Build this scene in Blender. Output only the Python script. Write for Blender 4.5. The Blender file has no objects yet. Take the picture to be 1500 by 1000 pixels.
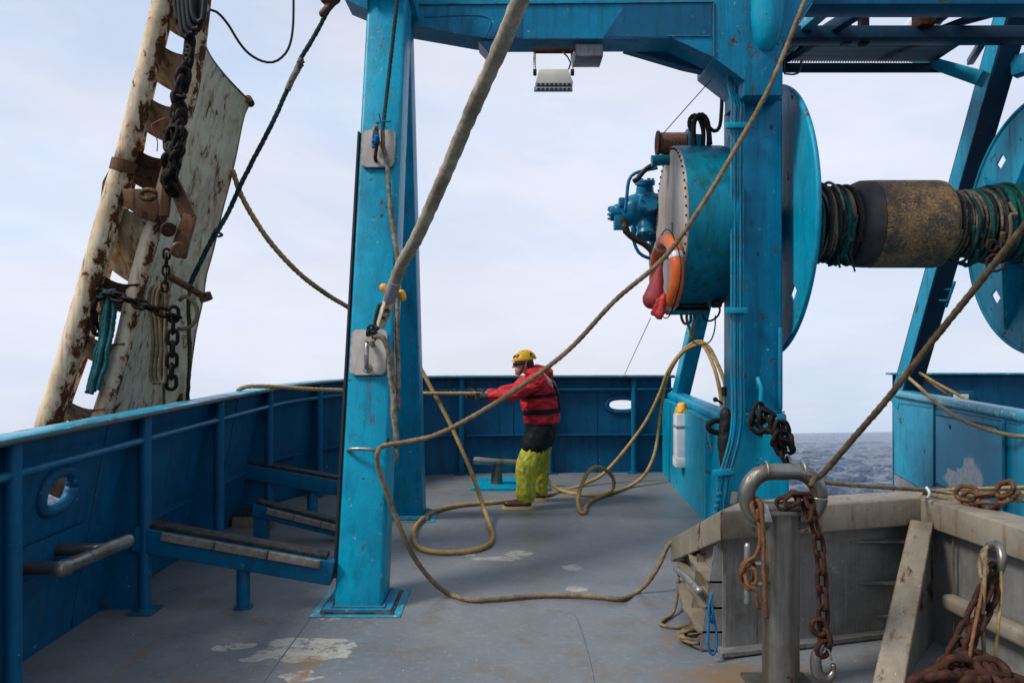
import bpy, bmesh, math, random
from mathutils import Vector, Matrix, Euler, noise
R = math.radians
random.seed(7)
V = Vector
F = 1167.0          # focal length in photo pixels (28 mm lens on a 36 mm frame, 1500 px wide)
EYE = 1.8           # camera height above the deck
SC = bpy.context.scene
COL = SC.collection

# ------------------------------------------------------------ camera, world, sun, exposure
cam = bpy.data.cameras.new('camera'); cam.lens = 28.0; cam.sensor_width = 36.0
cam.clip_start = 0.05; cam.clip_end = 12000
camo = bpy.data.objects.new('camera', cam); COL.objects.link(camo)
camo.location = (0, 0, EYE); camo.rotation_euler = (R(90), 0, 0); SC.camera = camo
SC.view_settings.view_transform = 'Standard'; SC.view_settings.look = 'None'
SC.view_settings.exposure = 0.32; SC.view_settings.gamma = 1.0
SC.render.engine = 'CYCLES'
SC.cycles.max_bounces = 6

SEA_PITCH = -6.84; SEA_ROLL = -0.9      # the ship's deck is the level frame; the sea is tilted against it
SUN_EL, SUN_AZ = 47.0, -112.0            # azimuth from +Y (aft), towards -X
world = bpy.data.worlds.new('World'); SC.world = world; world.use_nodes = True
nt = world.node_tree; nt.nodes.clear()
out = nt.nodes.new('ShaderNodeOutputWorld'); bg = nt.nodes.new('ShaderNodeBackground')
sky = nt.nodes.new('ShaderNodeTexSky'); sky.sky_type = 'NISHITA'; sky.sun_disc = False
sky.sun_elevation = R(SUN_EL); sky.sun_rotation = R(SUN_AZ); sky.air_density = 1.0; sky.dust_density = 1.5
tc = nt.nodes.new('ShaderNodeTexCoord')
vr = nt.nodes.new('ShaderNodeVectorRotate'); vr.rotation_type = 'X_AXIS'; vr.inputs['Angle'].default_value = R(-SEA_PITCH)
nt.links.new(tc.outputs['Generated'], vr.inputs['Vector']); nt.links.new(vr.outputs[0], sky.inputs['Vector'])
mp = nt.nodes.new('ShaderNodeMapping'); mp.inputs['Scale'].default_value = (1.0, 1.0, 3.0)
mp.inputs['Location'].default_value = (0.35, 0.1, 0.2)
nt.links.new(vr.outputs[0], mp.inputs['Vector'])
n1 = nt.nodes.new('ShaderNodeTexNoise'); n1.inputs['Scale'].default_value = 1.5; n1.inputs['Detail'].default_value = 7; n1.inputs['Roughness'].default_value = 0.55
nt.links.new(mp.outputs[0], n1.inputs['Vector'])
mr = nt.nodes.new('ShaderNodeMapRange'); mr.inputs['From Min'].default_value = 0.3; mr.inputs['From Max'].default_value = 0.66
mr.inputs['To Min'].default_value = 0.74; mr.inputs['To Max'].default_value = 0.985
nt.links.new(n1.outputs['Fac'], mr.inputs['Value'])
cr = nt.nodes.new('ShaderNodeMix'); cr.data_type = 'RGBA'
cr.inputs[6].default_value = (5.3, 6.45, 8.3, 1); cr.inputs[7].default_value = (6.95, 7.2, 8.2, 1)
n2 = nt.nodes.new('ShaderNodeTexNoise'); n2.inputs['Scale'].default_value = 1.1; n2.inputs['Detail'].default_value = 8; n2.inputs['Roughness'].default_value = .6; n2.inputs['Distortion'].default_value = .6
nt.links.new(mp.outputs[0], n2.inputs['Vector'])
mr2 = nt.nodes.new('ShaderNodeMapRange'); mr2.inputs['From Min'].default_value = 0.40; mr2.inputs['From Max'].default_value = 0.60
nt.links.new(n2.outputs['Fac'], mr2.inputs['Value']); nt.links.new(mr2.outputs[0], cr.inputs[0])
sx = nt.nodes.new('ShaderNodeSeparateXYZ'); nt.links.new(vr.outputs[0], sx.inputs[0])
up = nt.nodes.new('ShaderNodeMapRange'); up.inputs['From Min'].default_value = .35; up.inputs['From Max'].default_value = 1.0; up.inputs['To Min'].default_value = 1.0; up.inputs['To Max'].default_value = .8
nt.links.new(sx.outputs[2], up.inputs['Value'])
lo = nt.nodes.new('ShaderNodeMapRange'); lo.inputs['From Min'].default_value = 0.0; lo.inputs['From Max'].default_value = .22; lo.inputs['To Min'].default_value = .90; lo.inputs['To Max'].default_value = 1.0
nt.links.new(sx.outputs[2], lo.inputs['Value'])
n3 = nt.nodes.new('ShaderNodeTexNoise'); n3.inputs['Scale'].default_value = 2.6; n3.inputs['Detail'].default_value = 9; n3.inputs['Roughness'].default_value = .6; nt.links.new(mp.outputs[0], n3.inputs['Vector'])
m3_ = nt.nodes.new('ShaderNodeMapRange'); m3_.inputs['From Min'].default_value = .38; m3_.inputs['From Max'].default_value = .62; m3_.inputs['To Min'].default_value = .955; m3_.inputs['To Max'].default_value = 1.035; nt.links.new(n3.outputs['Fac'], m3_.inputs['Value'])
ml = nt.nodes.new('ShaderNodeMath'); ml.operation = 'MULTIPLY'; nt.links.new(up.outputs[0], ml.inputs[0]); nt.links.new(lo.outputs[0], ml.inputs[1])
ml2 = nt.nodes.new('ShaderNodeMath'); ml2.operation = 'MULTIPLY'; nt.links.new(ml.outputs[0], ml2.inputs[0]); nt.links.new(m3_.outputs[0], ml2.inputs[1])
tin = nt.nodes.new('ShaderNodeVectorMath'); tin.operation = 'SCALE'; nt.links.new(cr.outputs[2], tin.inputs[0]); nt.links.new(ml2.outputs[0], tin.inputs['Scale'])
mx = nt.nodes.new('ShaderNodeMix'); mx.data_type = 'RGBA'
nt.links.new(mr.outputs[0], mx.inputs[0]); nt.links.new(sky.outputs[0], mx.inputs[6]); nt.links.new(tin.outputs[0], mx.inputs[7])
nt.links.new(mx.outputs[2], bg.inputs['Color']); bg.inputs['Strength'].default_value = 0.1
nt.links.new(bg.outputs[0], out.inputs['Surface'])

sl = bpy.data.lights.new('sun', 'SUN'); sl.energy = 2.9; sl.angle = R(14); sl.color = (1.0, 0.95, 0.88)
so = bpy.data.objects.new('sun', sl); COL.objects.link(so)
so.location = (-6, -3, 12)
_a = R(SUN_AZ); _e = R(SUN_EL)
sdir = V((math.sin(_a)*math.cos(_e), math.cos(_a)*math.cos(_e), math.sin(_e)))
so.rotation_euler = sdir.to_track_quat('Z', 'Y').to_euler()

# ------------------------------------------------------------ helpers
def at(px, py, d):
    return V(((px-750)*d/F, d, EYE + (500-py)*d/F))
def deck(px, py, z=0.0):
    return at(px, py, (EYE-z)*F/(py-500))

ORG = {}
def thing(name, label, cat, loc=(0, 0, 0), group=None):
    o = bpy.data.objects.new(name, None); COL.objects.link(o)
    o.location = loc; o['label'] = label; o['category'] = cat; o.empty_display_size = .1
    if group: o['group'] = group
    ORG[o.name] = V(loc); return o
def tag(o, label=None, cat=None, group=None, kind=None):
    if label: o['label'] = label
    if cat: o['category'] = cat
    if group: o['group'] = group
    if kind: o['kind'] = kind
    return o
def link_mesh(name, me, m, parent, origin):
    o = bpy.data.objects.new(name, me); COL.objects.link(o)
    if m is not None and not me.materials: me.materials.append(m)
    w = V(origin); ORG[o.name] = w
    if parent is not None:
        o.parent = parent; o.location = w - ORG[parent.name]
    else: o.location = w
    return o
def obj(name, bm, m, parent=None, smooth=None, origin=None):
    """link a bmesh (built in world coordinates) as ONE mesh object, its origin at its base"""
    vs = [v.co for v in bm.verts]
    if origin is None:
        lo = V((min(v.x for v in vs), min(v.y for v in vs), min(v.z for v in vs)))
        hi = V((max(v.x for v in vs), max(v.y for v in vs), max(v.z for v in vs)))
        origin = V(((lo.x+hi.x)/2, (lo.y+hi.y)/2, lo.z))
    origin = V(origin)
    for v in bm.verts: v.co -= origin
    me = bpy.data.meshes.new(name)
    if smooth is not None:
        for f in bm.faces: f.smooth = True
    bm.to_mesh(me); bm.free()
    if smooth is not None and smooth < 180: me.set_sharp_from_angle(angle=R(smooth))
    return link_mesh(name, me, m, parent, origin)
def copy_part(o, loc, parent=None, rot=None):
    c = o.copy(); COL.objects.link(c); c.parent = parent
    c.location = V(loc) - (ORG[parent.name] if parent else V((0, 0, 0)))
    if rot is not None: c.rotation_euler = rot
    ORG[c.name] = V(loc); return c

def frame(a, b, up=V((0, 0, 1))):
    z = (b-a).normalized()
    x = up.cross(z)
    if x.length < 1e-4: x = V((1, 0, 0)) if abs(z.x) < .9 else V((0, 1, 0))
    x.normalize(); y = z.cross(x)
    return x, y, z
def add_box(bm, c, s, rot=None, bev=0.0):
    c = V(c); t = bmesh.new(); bmesh.ops.create_cube(t, size=1.0)
    bmesh.ops.scale(t, vec=V(s), verts=t.verts)
    if bev: bmesh.ops.bevel(t, geom=t.edges[:], offset=bev, segments=2, affect='EDGES', profile=.6)
    if rot is not None: bmesh.ops.rotate(t, cent=(0, 0, 0), matrix=rot if isinstance(rot, Matrix) else Euler(rot).to_matrix(), verts=t.verts)
    bmesh.ops.translate(t, vec=c, verts=t.verts); merge(bm, t)
def merge(bm, t):
    me = bpy.data.meshes.new('tmp'); t.to_mesh(me); t.free(); bm.from_mesh(me); bpy.data.meshes.remove(me)
def add_bar(bm, a, b, w, h, up=V((0, 0, 1)), bev=0.0, w2=None, h2=None):
    """box section bar from a to b; w along the side axis, h along the up axis"""
    a, b = V(a), V(b); x, y, z = frame(a, b, up); L = (b-a).length
    t = bmesh.new(); bmesh.ops.create_cube(t, size=1.0)
    for v in t.verts:
        k = v.co.z+.5
        v.co = V((v.co.x*(w+(((w2 or w)-w)*k)), v.co.y*(h+((h2 or h)-h)*k), v.co.z*L))
    if bev: bmesh.ops.bevel(t, geom=t.edges[:], offset=bev, segments=3, affect='EDGES', profile=.5)
    m = Matrix((x, y, z)).transposed().to_4x4(); m.translation = (a+b)/2
    bmesh.ops.transform(t, matrix=m, verts=t.verts); merge(bm, t)
def add_prism(bm, pts, vec):
    """polygon pts extruded by vec"""
    vec = V(vec)
    a = [bm.verts.new(V(p)) for p in pts]; b = [bm.verts.new(V(p)+vec) for p in pts]
    n = len(pts); fs = [bm.faces.new(a), bm.faces.new(list(reversed(b)))]
    for i in range(n): fs.append(bm.faces.new((a[i], b[i], b[(i+1) % n], a[(i+1) % n])))
    bmesh.ops.recalc_face_normals(bm, faces=fs)
def prism(pts, vec, bev=0.0):
    bm = bmesh.new(); add_prism(bm, pts, vec)
    if bev: bmesh.ops.bevel(bm, geom=bm.edges[:], offset=bev, segments=2, affect='EDGES', profile=.5)
    return bm
def smooth_path(pts, step):
    pts = [V(p) for p in pts]
    if len(pts) == 2: q = pts
    else:
        q = []
        ext = [pts[0]*2-pts[1]] + pts + [pts[-1]*2-pts[-2]]
        for i in range(1, len(ext)-2):
            p0, p1, p2, p3 = ext[i-1:i+3]
            n = max(2, int((p2-p1).length/step)+1)
            for k in range(n):
                t = k/n
                q.append(.5*((2*p1)+(p2-p0)*t+(2*p0-5*p1+4*p2-p3)*t*t+(3*p1-p0-3*p2+p3)*t**3))
        q.append(pts[-1])
    L = [0]
    for i in range(1, len(q)): L.append(L[-1]+(q[i]-q[i-1]).length)
    n = max(2, int(L[-1]/step)); r = []; j = 0
    for k in range(n+1):
        s = L[-1]*k/n
        while j < len(L)-2 and L[j+1] < s: j += 1
        t = 0 if L[j+1] == L[j] else (s-L[j])/(L[j+1]-L[j])
        r.append(q[j].lerp(q[j+1], min(1, t)))
    return r
def frames(path):
    n = len(path); T = []
    for i in range(n): T.append((path[min(i+1, n-1)]-path[max(i-1, 0)]).normalized())
    u = T[0].orthogonal().normalized(); r = []
    for i in range(n):
        u = (u - T[i]*u.dot(T[i])); u.normalize(); r.append((T[i], u.copy(), T[i].cross(u)))
    return r
def add_tube(bm, pts, r, seg=10, step=0.03, r1=None, caps=True, raw=False):
    path = [V(p) for p in pts] if raw else smooth_path(pts, step)
    fr = frames(path); n = len(path); rings = []
    for i, (t, u, w) in enumerate(fr):
        rr = r if r1 is None else r+(r1-r)*i/(n-1)
        if callable(r): rr = r(i/(n-1))
        rings.append([bm.verts.new(path[i]+(u*math.cos(a)+w*math.sin(a))*rr) for a in [2*math.pi*k/seg for k in range(seg)]])
    for i in range(n-1):
        for k in range(seg): bm.faces.new((rings[i][k], rings[i][(k+1) % seg], rings[i+1][(k+1) % seg], rings[i+1][k]))
    if caps: bm.faces.new(list(reversed(rings[0]))); bm.faces.new(rings[-1])
def tube(pts, r, seg=12, step=0.05, **k):
    bm = bmesh.new(); add_tube(bm, pts, r, seg, step, **k); return bm
def rope_bm(pts, r, lobes=3, seg=12, pitch=None, bm=None, depth=.30, wob=0.0, ph0=0):
    pitch = pitch or r*7.5
    step = pitch/7.0
    path = smooth_path(pts, step); fr = frames(path)
    if wob:
        for i in range(1, len(path)-1):
            path[i] = path[i] + V((noise.noise(path[i]*9), noise.noise(path[i]*9+V((7, 3, 1))), noise.noise(path[i]*9+V((1, 9, 4)))))*wob
    bm = bm or bmesh.new(); rings = []; s = 0
    for i, (t, u, w) in enumerate(fr):
        if i: s += (path[i]-path[i-1]).length
        ph = 2*math.pi*s/pitch+ph0; ring = []
        for k in range(seg):
            a = 2*math.pi*k/seg
            rr = r*((1-depth)+depth*abs(math.cos(lobes/2*(a-ph))))*(1+.06*noise.noise(path[i]*14))
            ring.append(bm.verts.new(path[i]+(u*math.cos(a)+w*math.sin(a))*rr))
        rings.append(ring)
    for i in range(len(rings)-1):
        for k in range(seg): bm.faces.new((rings[i][k], rings[i][(k+1) % seg], rings[i+1][(k+1) % seg], rings[i+1][k]))
    bm.faces.new(list(reversed(rings[0]))); bm.faces.new(rings[-1])
    return bm
def rope(label, pts, r, m, name='rope', parent=None, cat='rope', **k):
    o = obj(name, rope_bm(pts, r, **k), m, parent, smooth=180)
    if parent is None: tag(o, label, cat)
    return o
def add_lathe(bm, prof, a, axis, seg=32, x=None, cap=True):
    """prof: list of (distance along axis, radius)"""
    a = V(a); z = V(axis).normalized(); u = V(x).normalized() if x else z.orthogonal().normalized(); w = z.cross(u); rings = []
    for (h, r) in prof: rings.append([bm.verts.new(a+z*h+(u*math.cos(t)+w*math.sin(t))*max(r, 1e-5)) for t in [2*math.pi*k/seg for k in range(seg)]])
    for i in range(len(rings)-1):
        for k in range(seg): bm.faces.new((rings[i][k], rings[i][(k+1) % seg], rings[i+1][(k+1) % seg], rings[i+1][k]))
    if cap: bm.faces.new(list(reversed(rings[0]))); bm.faces.new(rings[-1])
def lathe(prof, a, axis, seg=32, **k):
    bm = bmesh.new(); add_lathe(bm, prof, a, axis, seg, **k); return bm
def add_cyl(bm, a, b, r, seg=16, r2=None, bev=0):
    a, b = V(a), V(b); L = (b-a).length; r2 = r2 or r
    pr = [(0, r-bev), (bev, r), (L-bev, r2), (L, r2-bev)] if bev else [(0, r), (L, r2)]
    add_lathe(bm, pr, a, b-a, seg)
def cyl(a, b, r, seg=16, r2=None, bev=0):
    bm = bmesh.new(); add_cyl(bm, a, b, r, seg, r2, bev); return bm
def add_ball(bm, c, r, seg=16):
    t = bmesh.new(); bmesh.ops.create_uvsphere(t, u_segments=seg, v_segments=seg//2+2, radius=1)
    r = r if isinstance(r, (tuple, list, Vector)) else (r, r, r)
    bmesh.ops.scale(t, vec=V(r), verts=t.verts); bmesh.ops.translate(t, vec=V(c), verts=t.verts); merge(bm, t)
def boxo(name, c, s, m, parent=None, rot=None, bev=0.004, **k):
    bm = bmesh.new(); add_box(bm, c, s, rot, bev); return obj(name, bm, m, parent, smooth=35, **k)
def baro(name, a, b, w, h, m, parent=None, bev=0.006, **k):
    bm = bmesh.new(); add_bar(bm, a, b, w, h, bev=bev, **k); return obj(name, bm, m, parent, smooth=35)

def mitred(pts, w, h):
    """box rail segments along a polyline, ends mitred so that neighbours meet; returns one bmesh per segment"""
    pts = [V(p) for p in pts]; n = len(pts); secs = []
    def hd(a, b): d = V((b.x-a.x, b.y-a.y, 0)); return d.normalized()
    for i in range(n):
        d0 = hd(pts[i-1], pts[i]) if i else hd(pts[0], pts[1]); d1 = hd(pts[i], pts[i+1]) if i < n-1 else d0
        n0 = V((-d0.y, d0.x, 0)); n1 = V((-d1.y, d1.x, 0)); m = (n0+n1).normalized(); k = 1/max(.4, m.dot(n0))
        secs.append([pts[i]+m*k*sx*w/2+V((0, 0, sz*h/2)) for sx, sz in ((1, 1), (-1, 1), (-1, -1), (1, -1))])
    res = []
    for i in range(n-1):
        bm = bmesh.new(); A_ = [bm.verts.new(p) for p in secs[i]]; B_ = [bm.verts.new(p) for p in secs[i+1]]
        bm.faces.new(A_); bm.faces.new(B_[::-1]); le = []
        for k in range(4): bm.faces.new((A_[k], B_[k], B_[(k+1) % 4], A_[(k+1) % 4]))
        bmesh.ops.recalc_face_normals(bm, faces=bm.faces[:])
        le = [e for e in bm.edges if (e.verts[0] in A_) != (e.verts[1] in A_)]
        bmesh.ops.bevel(bm, geom=le, offset=.014, segments=3, affect='EDGES', profile=.5); res.append(bm)
    return res
LINKS = {}
def link_data(pitch, w, r, m):
    key = (round(pitch, 4), round(w, 4), round(r, 4), m.name)
    if key not in LINKS:
        bm = bmesh.new(); hl = pitch/2+r-.5*w*0; hw = w/2; pts = []
        st = max(0.0, hl-hw)
        for k in range(9): a = -math.pi/2+math.pi*k/8; pts.append(V((hw*math.sin(a)*-1, 0, st+hw*math.cos(a))))
        for k in range(9): a = -math.pi/2+math.pi*k/8; pts.append(V((hw*math.sin(a), 0, -st-hw*math.cos(a))))
        n = len(pts); rings = []
        for i in range(n):
            t = (pts[(i+1) % n]-pts[i-1]).normalized(); y = V((0, 1, 0)); s = t.cross(y)
            rings.append([bm.verts.new(pts[i]+(s*math.cos(2*math.pi*k/8)+y*math.sin(2*math.pi*k/8))*r) for k in range(8)])
        for i in range(n):
            for k in range(8): bm.faces.new((rings[i][k], rings[(i+1) % n][k], rings[(i+1) % n][(k+1) % 8], rings[i][(k+1) % 8]))
        bmesh.ops.recalc_face_normals(bm, faces=bm.faces[:])
        for f in bm.faces: f.smooth = True
        me = bpy.data.meshes.new('link'); bm.to_mesh(me); bm.free(); me.materials.append(m); LINKS[key] = me
    return LINKS[key]
def chain(label, pts, pitch, w, r, m, parent=None, jit=0.0, name='chain', roll0=.4):
    path = smooth_path(pts, pitch)
    if parent is None: parent = thing(name, label, 'chain', path[-1])
    me = link_data(pitch, w, r, m); fr = frames(path)
    for i, (t, u, s) in enumerate(fr):
        o = bpy.data.objects.new('link', me); COL.objects.link(o); o.parent = parent
        a = (i % 2)*math.pi/2+roll0+random.uniform(-jit, jit); x = u*math.cos(a)+s*math.sin(a); y = t.cross(x)
        mt = Matrix((x, y, t)).transposed().to_4x4(); mt.translation = path[i]-ORG[parent.name]
        o.matrix_local = mt; ORG[o.name] = path[i]
    return parent

def blob(prims, voxel=.012, sm=3, wrinkle=None, name='body'):
    """union of tapered capsules and ellipsoids grown into one continuous skin (voxel remesh), returned as a bmesh"""
    bm = bmesh.new()
    for p in prims:
        if p[0] == 'c':
            _, a, ra, b, rb = p; a, b = V(a), V(b); n = 8; d = b-a
            prof = []; L = d.length
            for k in range(7): t = -math.pi/2+math.pi/2*k/6; prof.append((ra*math.sin(t), ra*math.cos(t)))
            for k in range(7): t = math.pi/2*k/6; prof.append((L+rb*math.sin(t), rb*math.cos(t)))
            add_lathe(bm, prof, a, d if L > 1e-6 else V((0, 0, 1)), 16)
        elif p[0] == 'e':
            t = bmesh.new(); bmesh.ops.create_uvsphere(t, u_segments=20, v_segments=12, radius=1)
            bmesh.ops.scale(t, vec=V(p[2]), verts=t.verts)
            if len(p) > 3: bmesh.ops.rotate(t, cent=(0, 0, 0), matrix=Euler(p[3]).to_matrix(), verts=t.verts)
            bmesh.ops.translate(t, vec=V(p[1]), verts=t.verts); merge(bm, t)
        elif p[0] == 'l':      # loft of ellipses: list of (centre, rx, ry)
            seg = 24; rings = []
            for (c, rx, ry) in p[1]: rings.append([bm.verts.new(V(c)+V((rx*math.cos(2*math.pi*k/seg), ry*math.sin(2*math.pi*k/seg), 0))) for k in range(seg)])
            for i in range(len(rings)-1):
                for k in range(seg): bm.faces.new((rings[i][k], rings[i][(k+1) % seg], rings[i+1][(k+1) % seg], rings[i+1][k]))
            bm.faces.new(list(reversed(rings[0]))); bm.faces.new(rings[-1])
    bmesh.ops.recalc_face_normals(bm, faces=bm.faces[:])
    me = bpy.data.meshes.new('tmp'); bm.to_mesh(me); bm.free()
    o = bpy.data.objects.new('tmp', me); COL.objects.link(o)
    m = o.modifiers.new('r', 'REMESH'); m.mode = 'VOXEL'; m.voxel_size = voxel
    m = o.modifiers.new('s', 'SMOOTH'); m.iterations = sm; m.factor = .6
    dg = bpy.context.evaluated_depsgraph_get(); dg.update()
    ev = o.evaluated_get(dg); me2 = bpy.data.meshes.new_from_object(ev)
    b2 = bmesh.new(); b2.from_mesh(me2)
    bpy.data.objects.remove(o); bpy.data.meshes.remove(me); bpy.data.meshes.remove(me2)
    if wrinkle:
        b2.normal_update()
        amp, sc = wrinkle
        for v in b2.verts:
            q = V((v.co.x*sc[0], v.co.y*sc[1], v.co.z*sc[2]))
            f = noise.fractal(q, .9, 2.1, 3); f = 1-abs(f)*2.2
            v.co += v.normal*amp*f
    return b2

# ------------------------------------------------------------ materials
class NT:
    def __init__(s, name):
        s.m = bpy.data.materials.new(name); s.m.use_nodes = True; s.t = s.m.node_tree
        s.b = s.t.nodes['Principled BSDF']; s.tc = s.t.nodes.new('ShaderNodeTexCoord')
    def n(s, ty, **k):
        o = s.t.nodes.new(ty)
        for a, v in k.items(): setattr(o, a, v)
        return o
    def l(s, a, b): s.t.links.new(a, b)
    def mapping(s, scale=(1, 1, 1), loc=(0, 0, 0), src='Object'):
        m = s.n('ShaderNodeMapping'); m.inputs['Scale'].default_value = scale; m.inputs['Location'].default_value = loc
        s.l(s.tc.outputs[src], m.inputs['Vector']); return m.outputs[0]
    def noise(s, sc, det=6, rough=.55, vec=None, dist=0):
        o = s.n('ShaderNodeTexNoise'); o.inputs['Scale'].default_value = sc; o.inputs['Detail'].default_value = det
        o.inputs['Roughness'].default_value = rough; o.inputs['Distortion'].default_value = dist
        s.l(vec if vec is not None else s.tc.outputs['Object'], o.inputs['Vector']); return o.outputs['Fac']
    def ramp(s, v, lo, hi, a=0.0, b=1.0):
        o = s.n('ShaderNodeMapRange'); o.inputs['From Min'].default_value = lo; o.inputs['From Max'].default_value = hi
        o.inputs['To Min'].default_value = a; o.inputs['To Max'].default_value = b; s.l(v, o.inputs['Value']); return o.outputs[0]
    def math(s, op, a, b=None):
        o = s.n('ShaderNodeMath', operation=op)
        for i, v in enumerate((a, b)):
            if v is None: continue
            if isinstance(v, (int, float)): o.inputs[i].default_value = v
            else: s.l(v, o.inputs[i])
        return o.outputs[0]
    def mix(s, f, a, b):
        o = s.n('ShaderNodeMix', data_type='RGBA')
        for i, v in ((0, f), (6, a), (7, b)):
            if isinstance(v, (int, float)): o.inputs[i].default_value = v
            elif isinstance(v, tuple): o.inputs[i].default_value = v+(1,)
            else: s.l(v, o.inputs[i])
        return o.outputs[2]
    def set(s, k, v):
        i = s.b.inputs[k]
        if isinstance(v, tuple): i.default_value = v+(1,) if len(v) == 3 else v
        elif isinstance(v, (int, float)): i.default_value = v
        else: s.l(v, i)
    def bump(s, h, strength=.3, dist=.01):
        o = s.n('ShaderNodeBump'); o.inputs['Strength'].default_value = strength; o.inputs['Distance'].default_value = dist
        s.l(h, o.inputs['Height']); s.l(o.outputs[0], s.b.inputs['Normal'])
    def edge(s, rad=.018):
        bv = s.n('ShaderNodeBevel'); bv.samples = 4; bv.inputs['Radius'].default_value = rad
        g = s.n('ShaderNodeNewGeometry'); d = s.n('ShaderNodeVectorMath', operation='DOT_PRODUCT')
        s.l(bv.outputs[0], d.inputs[0]); s.l(g.outputs['Normal'], d.inputs[1])
        return s.ramp(d.outputs['Value'], .995, .90)

RUST = (.13, .045, .018); RUST2 = (.05, .02, .011)
def paint(name, base, alt=None, rough=.42, rust=.35, chip=.3, edge=.6, streak=.4, grime=.35, dirt=(.03, .035, .03), rustc=RUST, scale=1.0, bump=.25, seed=0, spec=.2, fine=.14, rst=(1, 1, 1), halo=0.0, buckle=0.0, side=0.0):
    s = NT(name); alt = alt or tuple(c*.75 for c in base)
    off = (seed*3.7, seed*1.3, seed*5.1)
    vo = s.mapping((scale,)*3, off)
    big = s.noise(1.3, 5, .6, vo); c = s.mix(s.ramp(big, .35, .65), base, alt)
    fade = s.noise(9, 6, .65, vo)
    lt = tuple(min(.9, x*1.45) for x in base)
    c = s.mix(s.math('MULTIPLY', s.ramp(fade, .5, .7), .22), c, lt)
    # grime and run marks
    vs = s.mapping((9*scale, 9*scale, .7*scale), off)
    st = s.noise(1.6, 7, .6, vs)
    if streak: c = s.mix(s.math('MULTIPLY', s.ramp(st, .48, .68), streak), c, dirt)
    if grime: c = s.mix(s.math('MULTIPLY', s.ramp(s.noise(3.1, 8, .7, vo), .5, .7), grime), c, dirt)
    # chips of lighter primer
    h = s.noise(60, 3, .6, vo)
    if chip:
        ch = s.noise(17, 9, .72, s.mapping((scale,)*3, (off[0]+4, off[1], off[2])))
        cm = s.ramp(ch, .685-.045*chip, .70-.045*chip)
        c = s.mix(s.math('MULTIPLY', cm, .8), c, tuple(min(.8, x*.5+.28) for x in base))
    if fine:
        fs_ = s.noise(2.2, 5, .7, s.mapping((48*scale, 48*scale, 1.8*scale), off))
        c = s.mix(s.math('MULTIPLY', s.ramp(fs_, .53, .66), fine), c, tuple(min(.8, x*1.6) for x in base))
        c = s.mix(s.math('MULTIPLY', s.ramp(fs_, .47, .36), fine), c, tuple(x*.45 for x in base))
    rmask = None
    if rust:
        rn = s.noise(5.5, 10, .72, s.mapping((scale*rst[0], scale*rst[1], scale*rst[2]), (off[0]+9, off[1]+2, off[2])), .4)
        if side:      # more rust on faces turned towards +X
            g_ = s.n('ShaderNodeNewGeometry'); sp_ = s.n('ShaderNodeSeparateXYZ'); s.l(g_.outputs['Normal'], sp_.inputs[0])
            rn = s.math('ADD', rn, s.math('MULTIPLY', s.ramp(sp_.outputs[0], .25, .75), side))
        r1 = s.ramp(rn, .695-.11*rust, .72-.11*rust)
        rs = s.noise(2.0, 8, .68, s.mapping((7*scale, 7*scale, .9*scale), (off[0]+1, off[1]+8, 0)))
        r2 = s.math('MULTIPLY', s.ramp(rs, .665-.10*rust, .77-.10*rust), .85)
        rmask = s.math('MAXIMUM', r1, r2)
        if halo: c = s.mix(s.math('MULTIPLY', s.ramp(rn, .60-.11*rust, .71-.11*rust), halo), c, (.33, .15, .05))
    if edge:
        e = s.math('MULTIPLY', s.edge(), s.ramp(s.noise(7, 8, .7, vo), .58-.2*edge, .68-.2*edge))
        rmask = e if rmask is None else s.math('MAXIMUM', rmask, e)
    if rmask is not None:
        rc = s.mix(s.ramp(s.noise(23, 6, .6, vo), .35, .65), rustc, RUST2)
        c = s.mix(rmask, c, rc)
        rg = s.n('ShaderNodeMix', data_type='FLOAT'); s.l(rmask, rg.inputs[0]); rg.inputs[2].default_value = rough; rg.inputs[3].default_value = .85
        s.l(rg.outputs[0], s.b.inputs['Roughness'])
        hh = s.math('ADD', s.math('MULTIPLY', rmask, -.8), s.math('MULTIPLY', h, .35))
    else:
        s.set('Roughness', rough); hh = h
    hh = s.math('ADD', hh, s.math('MULTIPLY', s.noise(4, 3, .5, vo), 1.2))
    if buckle: hh = s.math('ADD', hh, s.math('MULTIPLY', s.noise(1.9, 2, .5, vo), buckle))
    s.set('Base Color', c); s.bump(hh, bump, .006); s.set('Specular IOR Level', spec)
    return s.m
def plain(name, base, alt=None, rough=.6, sc=14, metal=0.0, bump=.2, spec=.5, lo=.4, hi=.62):
    s = NT(name); alt = alt or tuple(c*.65 for c in base)
    n_ = s.noise(sc, 8, .65); s.set('Base Color', s.mix(s.ramp(n_, lo, hi), base, alt))
    s.set('Roughness', rough); s.set('Metallic', metal); s.bump(s.noise(sc*4, 5, .6), bump, .004); s.set('Specular IOR Level', spec); return s.m
def ropemat(name, base, alt, dirt=None, rough=.9):
    s = NT(name); c = s.mix(s.ramp(s.noise(26, 6, .7), .38, .62), base, alt)
    c = s.mix(s.math('MULTIPLY', s.ramp(s.noise(4, 6, .6), .45, .7), .7), c, dirt or tuple(x*.35 for x in alt))
    s.set('Base Color', c); s.set('Roughness', rough); s.bump(s.noise(190, 4, .7), .8, .004); s.set('Specular IOR Level', .2); return s.m

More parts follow.
